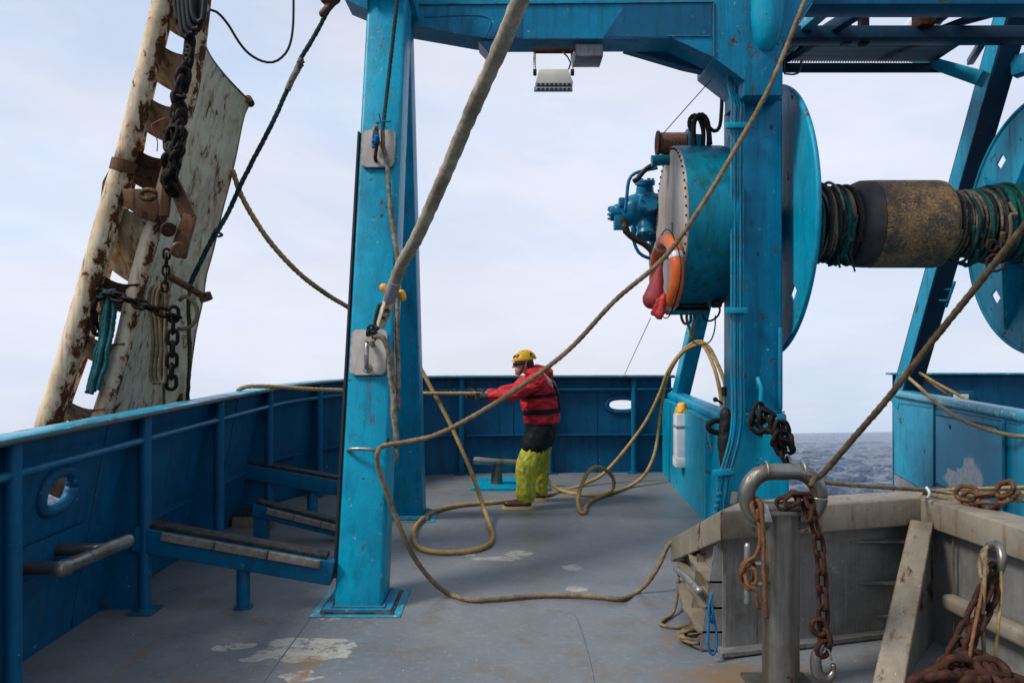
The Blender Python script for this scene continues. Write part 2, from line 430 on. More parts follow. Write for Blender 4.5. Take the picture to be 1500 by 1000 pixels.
BLUE = paint('blue_paint', (.0, .285, .435), (.0, .22, .35), rust=.72, chip=.8, streak=.5, grime=.45, dirt=(.0, .12, .18), buckle=6, bump=.4)
BLUE2 = paint('blue_paint_worn', (.0, .21, .37), (.0, .155, .29), rust=.65, chip=.9, streak=.65, grime=.5, dirt=(.0, .08, .12), seed=2, buckle=6, bump=.4)
TEAL = paint('teal_paint_streaked', (.0, .20, .30), (.0, .14, .21), rust=.45, chip=.4, streak=.8, grime=.5, dirt=(.004, .07, .06), seed=3)
NAVY = paint('deep_blue_shaded_paint', (.0, .086, .185), (.0, .060, .14), rust=.4, chip=.5, streak=.55, grime=.45, dirt=(.0, .032, .07), edge=.4, rough=.45, seed=4, spec=.25, buckle=10, bump=.3)  # deeper blue paint, with part of the bulwark shade put into its colour
MIDB = paint('mid_blue_paint', (.0, .115, .225), (.0, .085, .18), rust=.35, chip=.5, streak=.4, dirt=(.0, .035, .06), seed=5, edge=.5, spec=.25)
RAILB = paint('rail_top_paint', (.005, .29, .42), (.01, .20, .30), rust=.7, chip=2.6, streak=0, grime=.45, edge=1.0, rough=.3, seed=6, spec=.5)
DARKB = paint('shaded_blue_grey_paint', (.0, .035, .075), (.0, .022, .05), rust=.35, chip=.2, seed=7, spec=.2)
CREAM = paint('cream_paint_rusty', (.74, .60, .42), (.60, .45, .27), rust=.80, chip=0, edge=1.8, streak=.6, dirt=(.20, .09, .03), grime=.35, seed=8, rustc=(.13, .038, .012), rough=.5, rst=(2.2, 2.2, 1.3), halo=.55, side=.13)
CREAM2 = paint('white_plate_paint', (.72, .62, .45), (.58, .48, .33), rust=.98, chip=0, edge=1.6, streak=.45, dirt=(.3, .2, .1), grime=.3, seed=9, rough=.5, rustc=(.15, .055, .02), rst=(1.6, 1.6, .6), halo=.5)
BROWNR = paint('brown_rusty_steel', (.15, .065, .026), (.065, .028, .012), rust=1.2, chip=.1, edge=.6, seed=10, rough=.45, rustc=(.035, .014, .008), bump=.9, scale=1.8, fine=.3)
RUNGM = paint('tan_rung_paint', (.50, .37, .21), (.33, .22, .11), rust=.95, chip=0, edge=1.4, streak=.8, dirt=(.15, .06, .02), grime=.5, seed=21, rustc=(.10, .032, .012), rst=(3, 3, 2), halo=.6)
STEEL = paint('stainless_steel', (.28, .27, .25), (.17, .165, .15), rust=.5, chip=0, edge=.3, streak=.7, dirt=(.11, .08, .05), grime=.7, rough=.34, seed=11, rustc=(.16, .08, .035))
for n_ in (STEEL,): n_.node_tree.nodes['Principled BSDF'].inputs['Metallic'].default_value = .75
GREY = paint('weathered_grey_metal', (.29, .29, .28), (.17, .17, .16), rust=.5, chip=.8, edge=.6, streak=.25, dirt=(.10, .085, .07), grime=.7, rough=.5, seed=12, rustc=(.12, .06, .028), fine=.22, bump=.4)
GREYT = paint('weathered_rail_metal', (.29, .255, .20), (.18, .15, .11), rust=.75, chip=.9, edge=.8, streak=.2, dirt=(.12, .085, .05), grime=.7, rough=.5, seed=13, rustc=(.13, .07, .03), fine=.12, bump=.4)
for n_, k_ in ((GREY, .45), (GREYT, .25)): n_.node_tree.nodes['Principled BSDF'].inputs['Metallic'].default_value = k_
PRIMER = paint('grey_primer', (.25, .25, .28), (.17, .17, .19), rust=.4, chip=.3, seed=14)
CASTB = paint('motor_blue_paint', (.002, .17, .31), (.002, .12, .23), rust=.1, chip=.2, streak=.1, grime=.4, rough=.28, seed=15, scale=2)
DISC = paint('bare_face_plate', (.46, .40, .35), (.36, .30, .26), rust=.4, chip=0, edge=.8, streak=.75, dirt=(.22, .17, .15), grime=.3, rough=.5, seed=16, rustc=(.2, .09, .05))
RUSTY = plain('rusted_iron', (.062, .024, .014), (.020, .010, .008), .85, 24, bump=1.0, spec=.15)
DARKCH = plain('oily_dark_chain', (.007, .006, .006), (.022, .012, .008), .6, 16, bump=.6, spec=.12)
BLACK = plain('black_rubber', (.010, .010, .011), (.02, .02, .021), .55, 10, spec=.25)
GALV = plain('worn_galvanised', (.36, .36, .35), (.2, .19, .17), .4, 20, metal=.6)
WOOD = plain('weathered_wood', (.24, .20, .16), (.11, .09, .07), .85, 9, bump=.6)
TAR = plain('tarred_strip', (.014, .013, .014), (.045, .04, .04), .65, 22, bump=.9, spec=.2)
PLATE = paint('bright_steel_plate', (.46, .43, .40), (.36, .33, .30), rust=.4, chip=0, streak=.5, dirt=(.2, .15, .11), grime=.5, rough=.45, edge=.3, seed=18)
WHITE = plain('white_plastic', (.62, .63, .66), (.5, .5, .52), .4, 3, bump=.05)
YEL = plain('yellow_plastic', (.75, .36, .02), (.55, .24, .015), .5, 8)
HAWSER = ropemat('grey_hawser', (.46, .41, .31), (.28, .24, .17), (.10, .085, .055))
TAN = ropemat('tan_rope', (.40, .29, .16), (.26, .18, .09))
TAND = ropemat('tan_rope_dirty', (.25, .185, .11), (.14, .10, .06))
GOLD = ropemat('yellow_line', (.40, .27, .11), (.28, .18, .065), (.13, .085, .035))
GREENR = ropemat('green_rope', (.012, .14, .11), (.008, .07, .06), (.01, .03, .03))
DGREEN = ropemat('dark_green_rope', (.03, .06, .06), (.015, .03, .032))
GREYR = ropemat('mottled_grey_rope', (.30, .27, .20), (.10, .09, .065))
DROPE = ropemat('dark_brown_rope', (.12, .085, .05), (.06, .042, .025))
BLACKR = ropemat('black_grey_line', (.05, .05, .05), (.022, .022, .024))
RROPE = ropemat('rust_stained_rope', (.20, .095, .045), (.12, .052, .024), (.08, .03, .015))
TEALR = ropemat('teal_rope', (.02, .13, .14), (.012, .06, .07))
BLUER = ropemat('bright_blue_rope', (.01, .16, .36), (.01, .10, .24))
# ------------------------------------------------------------ deck
def deck_material():
    s = NT('deck_paint'); T = s.mapping()
    c = s.mix(s.ramp(s.noise(.7, 6, .6, T), .35, .65), (.115, .134, .152), (.165, .17, .172))
    c = s.mix(s.math('MULTIPLY', s.ramp(s.noise(2.6, 8, .68, s.mapping((1, .5, 1))), .46, .66), .5), c, (.105, .12, .135))
    c = s.mix(s.math('MULTIPLY', s.ramp(s.noise(3.4, 9, .7, s.mapping((1, 1, 1), (5, 2, 0))), .50, .64), .6), c, (.13, .105, .08))
    c = s.mix(s.math('MULTIPLY', s.ramp(s.noise(24, 6, .7, T), .54, .64), .45), c, (.24, .245, .25))
    c = s.mix(s.ramp(s.noise(38, 3, .6, s.mapping((1, .6, 1), (2, 2, 0))), .70, .715), c, (.40, .36, .29))
    c = s.mix(s.ramp(s.noise(9, 8, .75, s.mapping((.3, 2, 1), (1, 6, 0))), .60, .66, 0, .6), c, (.05, .05, .055))
    c = s.mix(s.ramp(s.noise(6, 9, .75, s.mapping((1, .6, 1), (8, 4, 0))), .625, .68, 0, .75), c, (.14, .07, .035))
    # worn places down to the pale primer, each with a shape of its own
    sep = s.n('ShaderNodeSeparateXYZ'); wv = s.n('ShaderNodeTexNoise'); wv.inputs['Scale'].default_value = 6; wv.inputs['Detail'].default_value = 8
    s.l(T, wv.inputs['Vector'])
    ad = s.n('ShaderNodeMix', data_type='VECTOR'); ad.inputs[0].default_value = .16; s.l(T, ad.inputs[4]); s.l(wv.outputs['Color'], ad.inputs[5])
    s.l(ad.outputs[1], sep.inputs[0])
    worn = None
    spots = [(455, 945, 62, 13), (475, 958, 38, 9), (430, 962, 30, 6), (390, 958, 26, 6), (365, 966, 16, 5), (355, 945, 22, 5), (318, 951, 14, 4), (440, 990, 30, 8),
             (760, 811, 20, 4), (725, 818, 36, 2.5), (690, 812, 10, 3), (838, 831, 12, 4), (845, 862, 16, 5), (338, 430+330, 0, 0), (487, 902, 24, 5), (628, 772, 0, 0)]
    for (px, py, hx, hy) in spots:
        if not hx: continue
        p = deck(px, py); ex = hx*p.y/F*.84; ey = (deck(px, py-hy).y-deck(px, py+hy).y)/2*.84
        cx, cy = p.x*.84+.08, p.y*.84+.08
        dx = s.math('DIVIDE', s.math('SUBTRACT', sep.outputs[0], cx), ex); dy = s.math('DIVIDE', s.math('SUBTRACT', sep.outputs[1], cy), ey)
        q = s.math('ADD', s.math('MULTIPLY', dx, dx), s.math('MULTIPLY', dy, dy))
        w = s.ramp(q, 1.12, .95); worn = w if worn is None else s.math('MAXIMUM', worn, w)
    pc = s.mix(s.ramp(s.noise(13, 8, .7, T), .46, .62), (.36, .345, .30), (.27, .24, .19))
    pc = s.mix(s.ramp(s.noise(5, 8, .75, s.mapping((1.4, .7, 1), (3, 1, 0))), .60, .68), pc, (.20, .10, .04))
    flake = s.ramp(s.noise(11, 9, .75, T), .43, .47)
    c = s.mix(s.math('MULTIPLY', s.math('MULTIPLY', worn, .9), flake), c, pc)
    rs_ = None
    for (px, py, hx, hy, am) in ((452, 968, 26, 9, 1), (440, 992, 9, 20, .9), (205, 960, 10, 30, .6), (1085, 990, 120, 16, .9), (990, 935, 30, 8, .6), (300, 1000, 50, 12, .5)):
        p = deck(px, py); ex = hx*p.y/F*.84; ey = (deck(px, py-hy).y-deck(px, py+hy).y)/2*.84; cx, cy = p.x*.84+.08, p.y*.84+.08
        dx = s.math('DIVIDE', s.math('SUBTRACT', sep.outputs[0], cx), ex); dy = s.math('DIVIDE', s.math('SUBTRACT', sep.outputs[1], cy), ey)
        w = s.ramp(s.math('ADD', s.math('MULTIPLY', dx, dx), s.math('MULTIPLY', dy, dy)), 1.5, .1, 0, am); rs_ = w if rs_ is None else s.math('MAXIMUM', rs_, w)
    c = s.mix(s.math('MULTIPLY', rs_, s.ramp(s.noise(7, 8, .7, T), .34, .58, .35, 1.0)), c, (.19, .105, .04))
    wet = s.ramp(s.noise(.9, 6, .6, s.mapping((1, 1, 1), (3, 3, 0))), .40, .66)
    s.set('Roughness', s.ramp(wet, 0, 1, .52, .27)); s.set('Base Color', c); s.set('Specular IOR Level', .4)
    h = s.math('ADD', s.noise(90, 4, .6, T), s.math('MULTIPLY', s.noise(2, 4, .5, T), 2.0))
    s.bump(s.math('ADD', h, s.math('MULTIPLY', worn, -.5)), .35, .004); return s.m
DECK = deck_material()
bm = bmesh.new()
STERN_Y = 10.95
outline = [(-2.78, -6), (10.9, -6), (10.9, 12), (5.80, 12), (5.56, 11.5), (5.01, 7.6), (4.8, 4.95), (2.62, 4.95), (2.62, 8.4), (2.24, 10.99), (-.6, 10.9), (-1.3, 10.78), (-1.95, 10.4), (-2.4, 9.75), (-2.68, 8.8), (-2.78, 8.0)]
bmesh.ops.triangle_fill(bm, use_beauty=True, edges=[e for e in [bm.edges.new(p) for p in (lambda vs: list(zip(vs, vs[1:]+vs[:1])))([bm.verts.new((x, y, 0)) for x, y in outline])]])
for f in bm.faces:
    f.normal_update()
    if f.normal.z < 0: f.normal_flip()
o = obj('deck', bm, DECK, origin=(0, 0, 0)); tag(o, 'grey blue painted steel working deck with worn pale patches', kind='structure')
deck_o = o
# weld seams on the deck
for pts in ([(480, 868), (440, 925), (385, 1000), (330, 1090)], [(800, 893), (838, 897), (850, 920), (862, 960), (872, 1010)]):
    bm = tube([deck(x, y, .001) for x, y in pts], .004, 6, .08)
    tag(obj('weld_seam', bm, DECK, None, smooth=180), 'thin weld bead in the deck plating', kind='structure')
# hull under the deck and the stern ramp between the two sides
bm = bmesh.new()
def skirt(pts, z0, z1):
    for (a, b) in zip(pts, pts[1:]):
        bm.faces.new([bm.verts.new((a[0], a[1], z0)), bm.verts.new((b[0], b[1], z0)), bm.verts.new((b[0], b[1], z1)), bm.verts.new((a[0], a[1], z1))])
skirt([(2.62, 4.95), (2.62, 8.4), (2.24, 10.99), (-.6, 10.9), (-1.3, 10.78), (-1.95, 10.4), (-2.4, 9.75), (-2.68, 8.8), (-2.78, 8.0), (-2.78, -6)], -5.5, -.006)
skirt([(10.9, -6), (10.9, 12), (5.80, 12), (5.56, 11.5)], -5.5, -.006)
bmesh.ops.recalc_face_normals(bm, faces=bm.faces[:])
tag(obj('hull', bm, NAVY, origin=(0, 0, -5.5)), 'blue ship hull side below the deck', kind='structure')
bm = bmesh.new()
ra = [(2.63, 4.96, -.3), (4.8, 4.96, -.3), (4.94, 7.6, -1.4), (5.49, 11.5, -3.6), (2.25, 11.2, -3.6), (2.63, 8.4, -1.9)]
bm.faces.new([bm.verts.new(p) for p in ra]); bmesh.ops.triangulate(bm, faces=bm.faces[:])
for f in bm.faces:
    f.normal_update()
    if f.normal.z < 0: f.normal_flip()
tag(obj('stern_ramp', bm, PRIMER, origin=(3.7, 5, -.3)), 'grey steel stern ramp sloping down to the sea', kind='structure')

# ------------------------------------------------------------ sea
def sea():
    s = NT('sea_water')
    s.set('Base Color', (.012, .030, .050)); s.b.inputs['Specular Tint'].default_value = (.75, .85, 1, 1); s.set('Roughness', .1); s.set('IOR', 1.33); s.set('Specular IOR Level', .3)
    v = s.mapping((1, .55, 1))
    h = s.math('ADD', s.math('MULTIPLY', s.noise(.55, 8, .6, v), 2.0), s.math('MULTIPLY', s.noise(2.6, 8, .65, v), .5))
    b = s.n('ShaderNodeBump'); b.inputs['Strength'].default_value = 1.0; b.inputs['Distance'].default_value = 1.4
    s.l(h, b.inputs['Height']); s.l(b.outputs[0], s.b.inputs['Normal'])
    c = s.mix(s.ramp(s.noise(.28, 6, .6, v), .4, .65), (.003, .030, .085), (.008, .046, .115)); s.set('Base Color', c)
    rad = [2.0]
    while rad[-1] < 6000: rad.append(rad[-1]*(1.022 if rad[-1] < 400 else 1.09))
    angs = []; a = -180.0
    while a < 180: angs.append(R(a)); a += (.35 if 8 < a < 40 or -50 < a < -25 else 2.0)
    waves = [(24, .34, 20), (15, .26, -25), (9.5, .19, 10), (6.2, .13, 38), (4.3, .10, -30), (2.9, .065, 50), (1.9, .04, 5)]
    vs, fs = [(0, 0, 0)], []
    for r in rad:
        for an in angs:
            x, y = r*math.sin(an), r*math.cos(an); z = 0
            for i, (wl, am, dr) in enumerate(waves):
                if r > wl*60: continue
                k = 2*math.pi/wl; ph = (x*math.sin(R(dr))+y*math.cos(R(dr)))*k + i*1.7 + 1.3*math.sin(x/(wl*2.3)+i)
                z += am*(1-2*abs(math.sin(ph/2)))*.7 + am*.3*math.sin(ph)
            z += .3*noise.noise(V((x*.12, y*.12, 3)))+(.50*noise.noise(V((x*.45, y*.6, 9)))+.34*noise.noise(V((x*1.1, y*1.5, 5))))*(r < 400)
            vs.append((x, y, z*min(1, r/6)))
    N = len(angs)
    for i in range(len(rad)-1):
        for j in range(N): fs.append((1+i*N+j, 1+(i+1)*N+j, 1+(i+1)*N+(j+1) % N, 1+i*N+(j+1) % N))
    for j in range(N): fs.append((0, 1+j, 1+(j+1) % N))
    me = bpy.data.meshes.new('sea'); me.from_pydata(vs, [], fs); me.polygons.foreach_set('use_smooth', [True]*len(fs))
    o = link_mesh('sea', me, s.m, None, (0, 0, -3.1)); o.rotation_euler = (R(SEA_PITCH), R(SEA_ROLL), 0)
    me.flip_normals() if me.polygons[5].normal.z < 0 else None
    tag(o, 'dark blue choppy sea out to the horizon', kind='structure')
sea()

# ------------------------------------------------------------ long bulwark on the left side and across the stern
PLAN = [(-2.47, .2), (-2.47, 2.6), (-2.47, 5.2), (-2.47, 7.6), (-2.43, 8.6), (-2.2, 9.5), (-1.75, 10.25), (-1.15, 10.68), (-.5, 10.83), (.5, 10.88), (1.4, 10.92), (2.22, 10.95)]
path = smooth_path([V((x, y, 0)) for x, y in PLAN], .05)
PL = [0]
for a, b in zip(path, path[1:]): PL.append(PL[-1]+(b-a).length)
def along(s):
    s = max(0, min(PL[-1]-1e-6, s)); i = min(len(path)-2, int(s/PL[-1]*(len(path)-1)))
    t = (s-PL[i])/(PL[i+1]-PL[i]); p = path[i].lerp(path[i+1], t); d = (path[i+1]-path[i]).normalized()
    return p, d, V((-d.y, d.x, 0))       # point, direction, outward normal
def s_near(x, y): return min(range(len(path)), key=lambda i: (path[i]-V((x, y, 0))).length)
def flare(s):
    p, d, n = along(s); k = max(0, min(1, (10.4-p.y)/2.2)); return .03+.24*k*k*(3-2*k)
def bw(s, z, off=0.0):
    """point on the bulwark plate at arc length s and height z"""
    p, d, n = along(s); f = flare(s); k = 1-z/1.31
    return V((p.x, p.y, z)) + n*(.045 + (f-.03)*k + off)
BW = thing('bulwark', 'long dark blue bulwark along the left side and round the stern', 'bulwark', (-2.5, .2, 0))
def strip_grid(bm, s0, s1, z0, z1, off=0, th=.012, n=None, hole=None):
    """plate panel between arc lengths, optionally with a rounded hole (s, z, half width, half height, radius)"""
    n = n or max(2, int((s1-s0)/.12))
    if not hole:
        for side in (0, th):
            g = [[bm.verts.new(bw(s0+(s1-s0)*i/n, z, off+side)) for z in (z0, (z0+z1)/2, z1)] for i in range(n+1)]
            for i in range(n):
                for k in range(2):
                    f = (g[i][k], g[i+1][k], g[i+1][k+1], g[i][k+1]); bm.faces.new(f if side else tuple(reversed(f)))
        return
    hs, hz, hw, hh, hr = hole; M = 48; inner = []; outer = []
    for k in range(M):
        a = 2*math.pi*k/M; ca, sa = math.cos(a), math.sin(a)
        e = 3.2; q = (abs(ca/hw)**e+abs(sa/hh)**e)**(-1/e); inner.append((hs+ca*q, hz+sa*q))
        t = min((s1-hs)/ca if ca > 1e-6 else 1e9, (s0-hs)/ca if ca < -1e-6 else 1e9, (z1-hz)/sa if sa > 1e-6 else 1e9, (z0-hz)/sa if sa < -1e-6 else 1e9)
        outer.append((hs+ca*t, hz+sa*t))
    for cs, cz in ((s0, z0), (s0, z1), (s1, z0), (s1, z1)):      # snap nearest outer samples to the corners
        i = min(range(M), key=lambda j: (outer[j][0]-cs)**2+(outer[j][1]-cz)**2); outer[i] = (cs, cz)
    lay = []
    for side in (0, th):
        vi = [bm.verts.new(bw(a, b, off+side)) for a, b in inner]
        vm = [bm.verts.new(bw((a+c)/2, (b+d)/2, off+side)) for (a, b), (c, d) in zip(inner, outer)]
        vo = [bm.verts.new(bw(a, b, off+side)) for a, b in outer]; lay.append(vi)
        for (p, q) in ((vi, vm), (vm, vo)):
            for k in range(M): bm.faces.new((p[k], p[(k+1) % M], q[(k+1) % M], q[k]))
    for k in range(M): bm.faces.new((lay[0][k], lay[0][(k+1) % M], lay[1][(k+1) % M], lay[1][k]))
SY = lambda y: PL[min(range(len(path)), key=lambda i: abs(path[i].y-y)+(0 if path[i].x < -2.0 else 9))]
SX = lambda x: PL[min(range(len(path)), key=lambda i: abs(path[i].x-x)+(0 if path[i].y > 10.2 else 9))]
stan = [.25, SY(1.19), SY(2.56), SY(3.93), SY(5.3), SY(6.67), SY(8.04), SY(9.3), SX(-1.45), SX(-.67), SX(.51), SX(1.66), PL[-1]-.02]
hole1 = (SY(4.52), .955, .135, .088, .06); hole2 = (SX(1.505), .93, .19, .078, .06)
for a, b in zip(stan, stan[1:]):
    bm = bmesh.new(); h = None
    for hh in (hole1, hole2):
        if a < hh[0] < b: h = hh
    strip_grid(bm, a, b, 0.0, 1.31, hole=h); bmesh.ops.recalc_face_normals(bm, faces=bm.faces[:])
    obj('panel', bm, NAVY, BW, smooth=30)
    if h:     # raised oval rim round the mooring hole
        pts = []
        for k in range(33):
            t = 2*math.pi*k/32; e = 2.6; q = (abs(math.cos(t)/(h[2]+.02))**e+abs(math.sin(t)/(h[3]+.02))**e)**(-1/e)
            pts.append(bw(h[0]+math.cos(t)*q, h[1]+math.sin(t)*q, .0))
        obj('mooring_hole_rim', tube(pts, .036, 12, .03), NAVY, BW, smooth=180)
    bm = bmesh.new()   # stringer ledge on the plate
    n = max(2, int((b-a)/.15)); g = []
    for i in range(n+1):
        s = a+.05+(b-a-.3 if along(a)[0].y < 9 else b-a-.1)*i/n; z = .52
        g.append([bm.verts.new(bw(s, z+dz, -o_)) for o_, dz in ((0, 0), (.085, 0), (.085, .01), (0, .01))])
    for i in range(n):
        for k in range(4): bm.faces.new((g[i][k], g[i+1][k], g[i+1][(k+1) % 4], g[i][(k+1) % 4]))
    bm.faces.new(g[0]); bm.faces.new(list(reversed(g[-1]))); bmesh.ops.recalc_face_normals(bm, faces=bm.faces[:])
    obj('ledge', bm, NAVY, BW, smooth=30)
    # handrail tube between stanchions
    p = [along(a+(b-a)*t)[0]-along(a+(b-a)*t)[2]*.02+V((0, 0, 1.145)) for t in (0, .25, .5, .75, 1)]
    obj('handrail', tube(p, .024, 12, .1), MIDB, BW, smooth=180)
for s in stan[:-1]:
    p, d, n = along(s); p = p-n*.02
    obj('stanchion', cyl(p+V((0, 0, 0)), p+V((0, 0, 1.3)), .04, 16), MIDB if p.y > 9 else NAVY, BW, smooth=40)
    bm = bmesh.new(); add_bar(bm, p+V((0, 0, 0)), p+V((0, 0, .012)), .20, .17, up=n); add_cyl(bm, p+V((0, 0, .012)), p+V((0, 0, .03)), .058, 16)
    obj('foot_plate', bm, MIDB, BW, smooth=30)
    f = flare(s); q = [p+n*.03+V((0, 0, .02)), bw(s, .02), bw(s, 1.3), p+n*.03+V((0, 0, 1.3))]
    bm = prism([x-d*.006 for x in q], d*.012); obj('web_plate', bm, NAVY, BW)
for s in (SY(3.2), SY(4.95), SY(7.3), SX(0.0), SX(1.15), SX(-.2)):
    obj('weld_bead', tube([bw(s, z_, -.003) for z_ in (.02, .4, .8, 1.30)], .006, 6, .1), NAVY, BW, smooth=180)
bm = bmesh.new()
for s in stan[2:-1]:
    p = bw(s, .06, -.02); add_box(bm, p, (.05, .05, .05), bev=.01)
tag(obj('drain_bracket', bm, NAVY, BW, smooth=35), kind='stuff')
# rail cap
bm = bmesh.new(); g = []; n = 110
for i in range(n+1):
    p, d, nn = along(PL[-1]*i/n); w = .012*noise.noise(V((i*.35, 0, 0)))
    g.append([bm.verts.new(p+nn*o_+V((0, 0, z))) for o_, z in ((-.085+w, 1.312), (.09, 1.312), (.09, 1.336), (.07, 1.342), (-.07, 1.342), (-.085+w, 1.334))])
for i in range(n):
    for k in range(6): bm.faces.new((g[i][k], g[i+1][k], g[i+1][(k+1) % 6], g[i][(k+1) % 6]))
bm.faces.new(g[0]); bm.faces.new(list(reversed(g[-1]))); bmesh.ops.recalc_face_normals(bm, faces=bm.faces[:])
obj('rail_cap', bm, RAILB, BW, smooth=30)
obj('rail_lip', tube([along(PL[-1]*i/90)[0]-along(PL[-1]*i/90)[2]*(.084+.004*noise.noise(V((i*.6, 2, 0))))+V((0, 0, 1.316+.002*noise.noise(V((i*.9, 5, 0))))) for i in range(91)], .0125, 8, .12), plain('dark_rail_edge', (.02, .05, .06), (.05, .03, .02), .7, 12), BW, smooth=180)  # thin dark tube along the inner edge of the rail cap
# the doubler plate and mooring horn on the near panel
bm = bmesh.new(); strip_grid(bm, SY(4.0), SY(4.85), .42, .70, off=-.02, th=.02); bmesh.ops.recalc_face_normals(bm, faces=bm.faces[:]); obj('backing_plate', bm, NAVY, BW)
HN = thing('mooring_horn', 'worn bare steel mooring horn on the left bulwark near the camera', 'bollard', (-2.55, 4.5, .6))
obj('horn_bar', lathe([(0, .012), (.012, .035), (.035, .042), (.09, .043), (.10, .039), (.70, .039), (.705, .043), (.755, .042), (.77, .03), (.775, .01)], at(82, 836, 4.1), at(188, 791, 4.86)-at(82, 836, 4.1), 24), STEEL, HN, smooth=40)
for y in (4.22, 4.6): obj('horn_stub', cyl((-2.66, y, .60), (-2.34, y, .60), .036, 18), STEEL, HN, smooth=40)

# ------------------------------------------------------------ inner wall from the stern corner to the right post
def wall_between(name, label, a, b, z0, z1, th, m, mtop=None, cap=.03, capw=.14):
    t = thing(name, label, 'bulwark', (a[0], a[1], z0)); a3, b3 = V((a[0], a[1], 0)), V((b[0], b[1], 0))
    d = (b3-a3).normalized(); n = V((-d.y, d.x, 0))
    bm = prism([a3+V((0, 0, z0)), b3+V((0, 0, z0)), b3+V((0, 0, z1)), a3+V((0, 0, z1))], n*th)
    obj('plate', bm, m, t); return t, d, n
t, d, n = wall_between('inner_bulwark', 'bright blue inner wall from the stern corner to the winch post', (2.16, 10.9), (2.02, 7.9), 0, 1.02, -.10, BLUE)
bm = bmesh.new(); add_bar(bm, (2.235, 10.92, 1.06), (2.10, 7.75, 1.06), .22, .10, bev=.035); obj('rail_cap', bm, BLUE, t, smooth=35)
boxo('skirting', (2.08, 9.4, .006), (.10, 3.0, .004), BLUE, t, rot=(0, 0, -.045), bev=0)
bm = bmesh.new(); add_bar(bm, (2.15, 10.86, .5), (2.15, 10.62, .5), .006, .95); obj('recess', bm, NAVY, t)

# ------------------------------------------------------------ gantry with its legs, crossbeam and winch post
GA = thing('gantry', 'big bright blue steel gantry with raked legs and heavy crossbeam', 'gantry', (.6, 6.8, 0))
def box_leg(name, a, b, w, h, m, bev=.03, w2=None, h2=None, up=V((0, 1, 0))):
    bm = bmesh.new(); add_bar(bm, a, b, w, h, up=up, bev=bev, w2=w2, h2=h2); return obj(name, bm, m, GA, smooth=35)
box_leg('leg', (-1.03, 5.48, -.045), (-1.03, 6.76, 4.75), .325, .34, BLUE, w2=.325)
box_leg('leg', (-1.06, 8.23, -.045), (-1.05, 7.03, 4.75), .32, .32, BLUE2)
# feet
for (cx, cy, s) in ((-1.03, 5.49, 1.0), (-1.06, 8.22, .95)):
    boxo('foot_plate', (cx, cy, .017), (.46*s, .46*s, .03), BLUE2, GA, bev=.012)
    fp_ = .23*s; obj('foot_weld', tube([(cx+fp_*u_, cy+fp_*v_, .008) for u_, v_ in ((-.9, -1.02), (.9, -1.02), (1.02, -.9), (1.02, .9), (.9, 1.02), (-.9, 1.02), (-1.02, .9), (-1.02, -.9), (-.9, -1.02))], .010, 8, .02), BROWNR, GA, smooth=180)
    obj('leg_weld', tube([(cx+.172*u_, cy+.185*v_, .036) for u_, v_ in ((-.9, -1.02), (.9, -1.02), (1.02, -.9), (1.02, .9), (.9, 1.02), (-.9, 1.02), (-1.02, .9), (-1.02, -.9), (-.9, -1.02))], .009, 8, .02), BLUE2, GA, smooth=180)
    boxo('deck_doubler', (cx, cy, .0035), (.60*s, .60*s, .003), RAILB, GA, bev=0)
boxo('rub_strip', (0, 0, 0), (.018, .05, 3.35), BLACK, GA, bev=.003)
rs = bpy.data.objects['rub_strip']; rs.rotation_euler = (-math.atan2(1.26, 4.72), 0, 0); rs.location = V((-1.2, 5.39, .2))-ORG[GA.name]
# head where the two raked legs meet
bm = bmesh.new(); add_box(bm, (-1.04, 6.92, 4.98), (.42, 1.0, .62), bev=.02); obj('leg_head', bm, BLUE, GA, smooth=35)
bm = prism([at(505, 0, 6.5), at(538, 14, 6.5), at(538, -40, 6.5), at(500, -40, 6.5)], (0, .3, 0)); obj('side_bracket', bm, BLUE2, GA)
YB = 7.1
def fy(px, py, y=YB): return at(px, py, y)
bm = prism([fy(588, 30), fy(596, 36), fy(715, 57), fy(985, 56), fy(1052, 87), fy(1092, 108), fy(1092, -75), fy(588, -75)], (0, .33, 0)); obj('crossbeam', bm, BLUE2, GA)
bm = prism([fy(596, -70, YB-.006), fy(596, 6, YB-.006), fy(1080, 2, YB-.006), fy(1080, -70, YB-.006)], (0, .006, 0)); obj('flange_plate', bm, BLUE, GA)
bm = prism([fy(715, 55, YB-.005), fy(722, 49, YB-.005), fy(765, 4, YB-.005), fy(765, 55, YB-.005)], (0, .005, 0)); obj('doubler_plate', bm, MIDB, GA)
bm = prism([fy(884, 54, YB-.005), fy(918, 5, YB-.005), fy(1042, 5, YB-.005), fy(1042, 53, YB-.005), fy(985, 54, YB-.005)], (0, .005, 0)); obj('doubler_plate', bm, MIDB, GA)
bm = prism([fy(700, 60, YB+.02), fy(722, 58, YB+.02), fy(722, 76, YB+.02), fy(715, 76, YB+.02)], (0, .30, 0)); obj('hanger_plate', bm, MIDB, GA)
bm = prism([fy(915, 72, YB+.40), fy(1003, 98, YB+.40), fy(1046, 107, YB+.40), fy(985, 60, YB+.40), fy(915, 60, YB+.40)], (0, .12, 0)); obj('haunch_plate', bm, MIDB, GA)
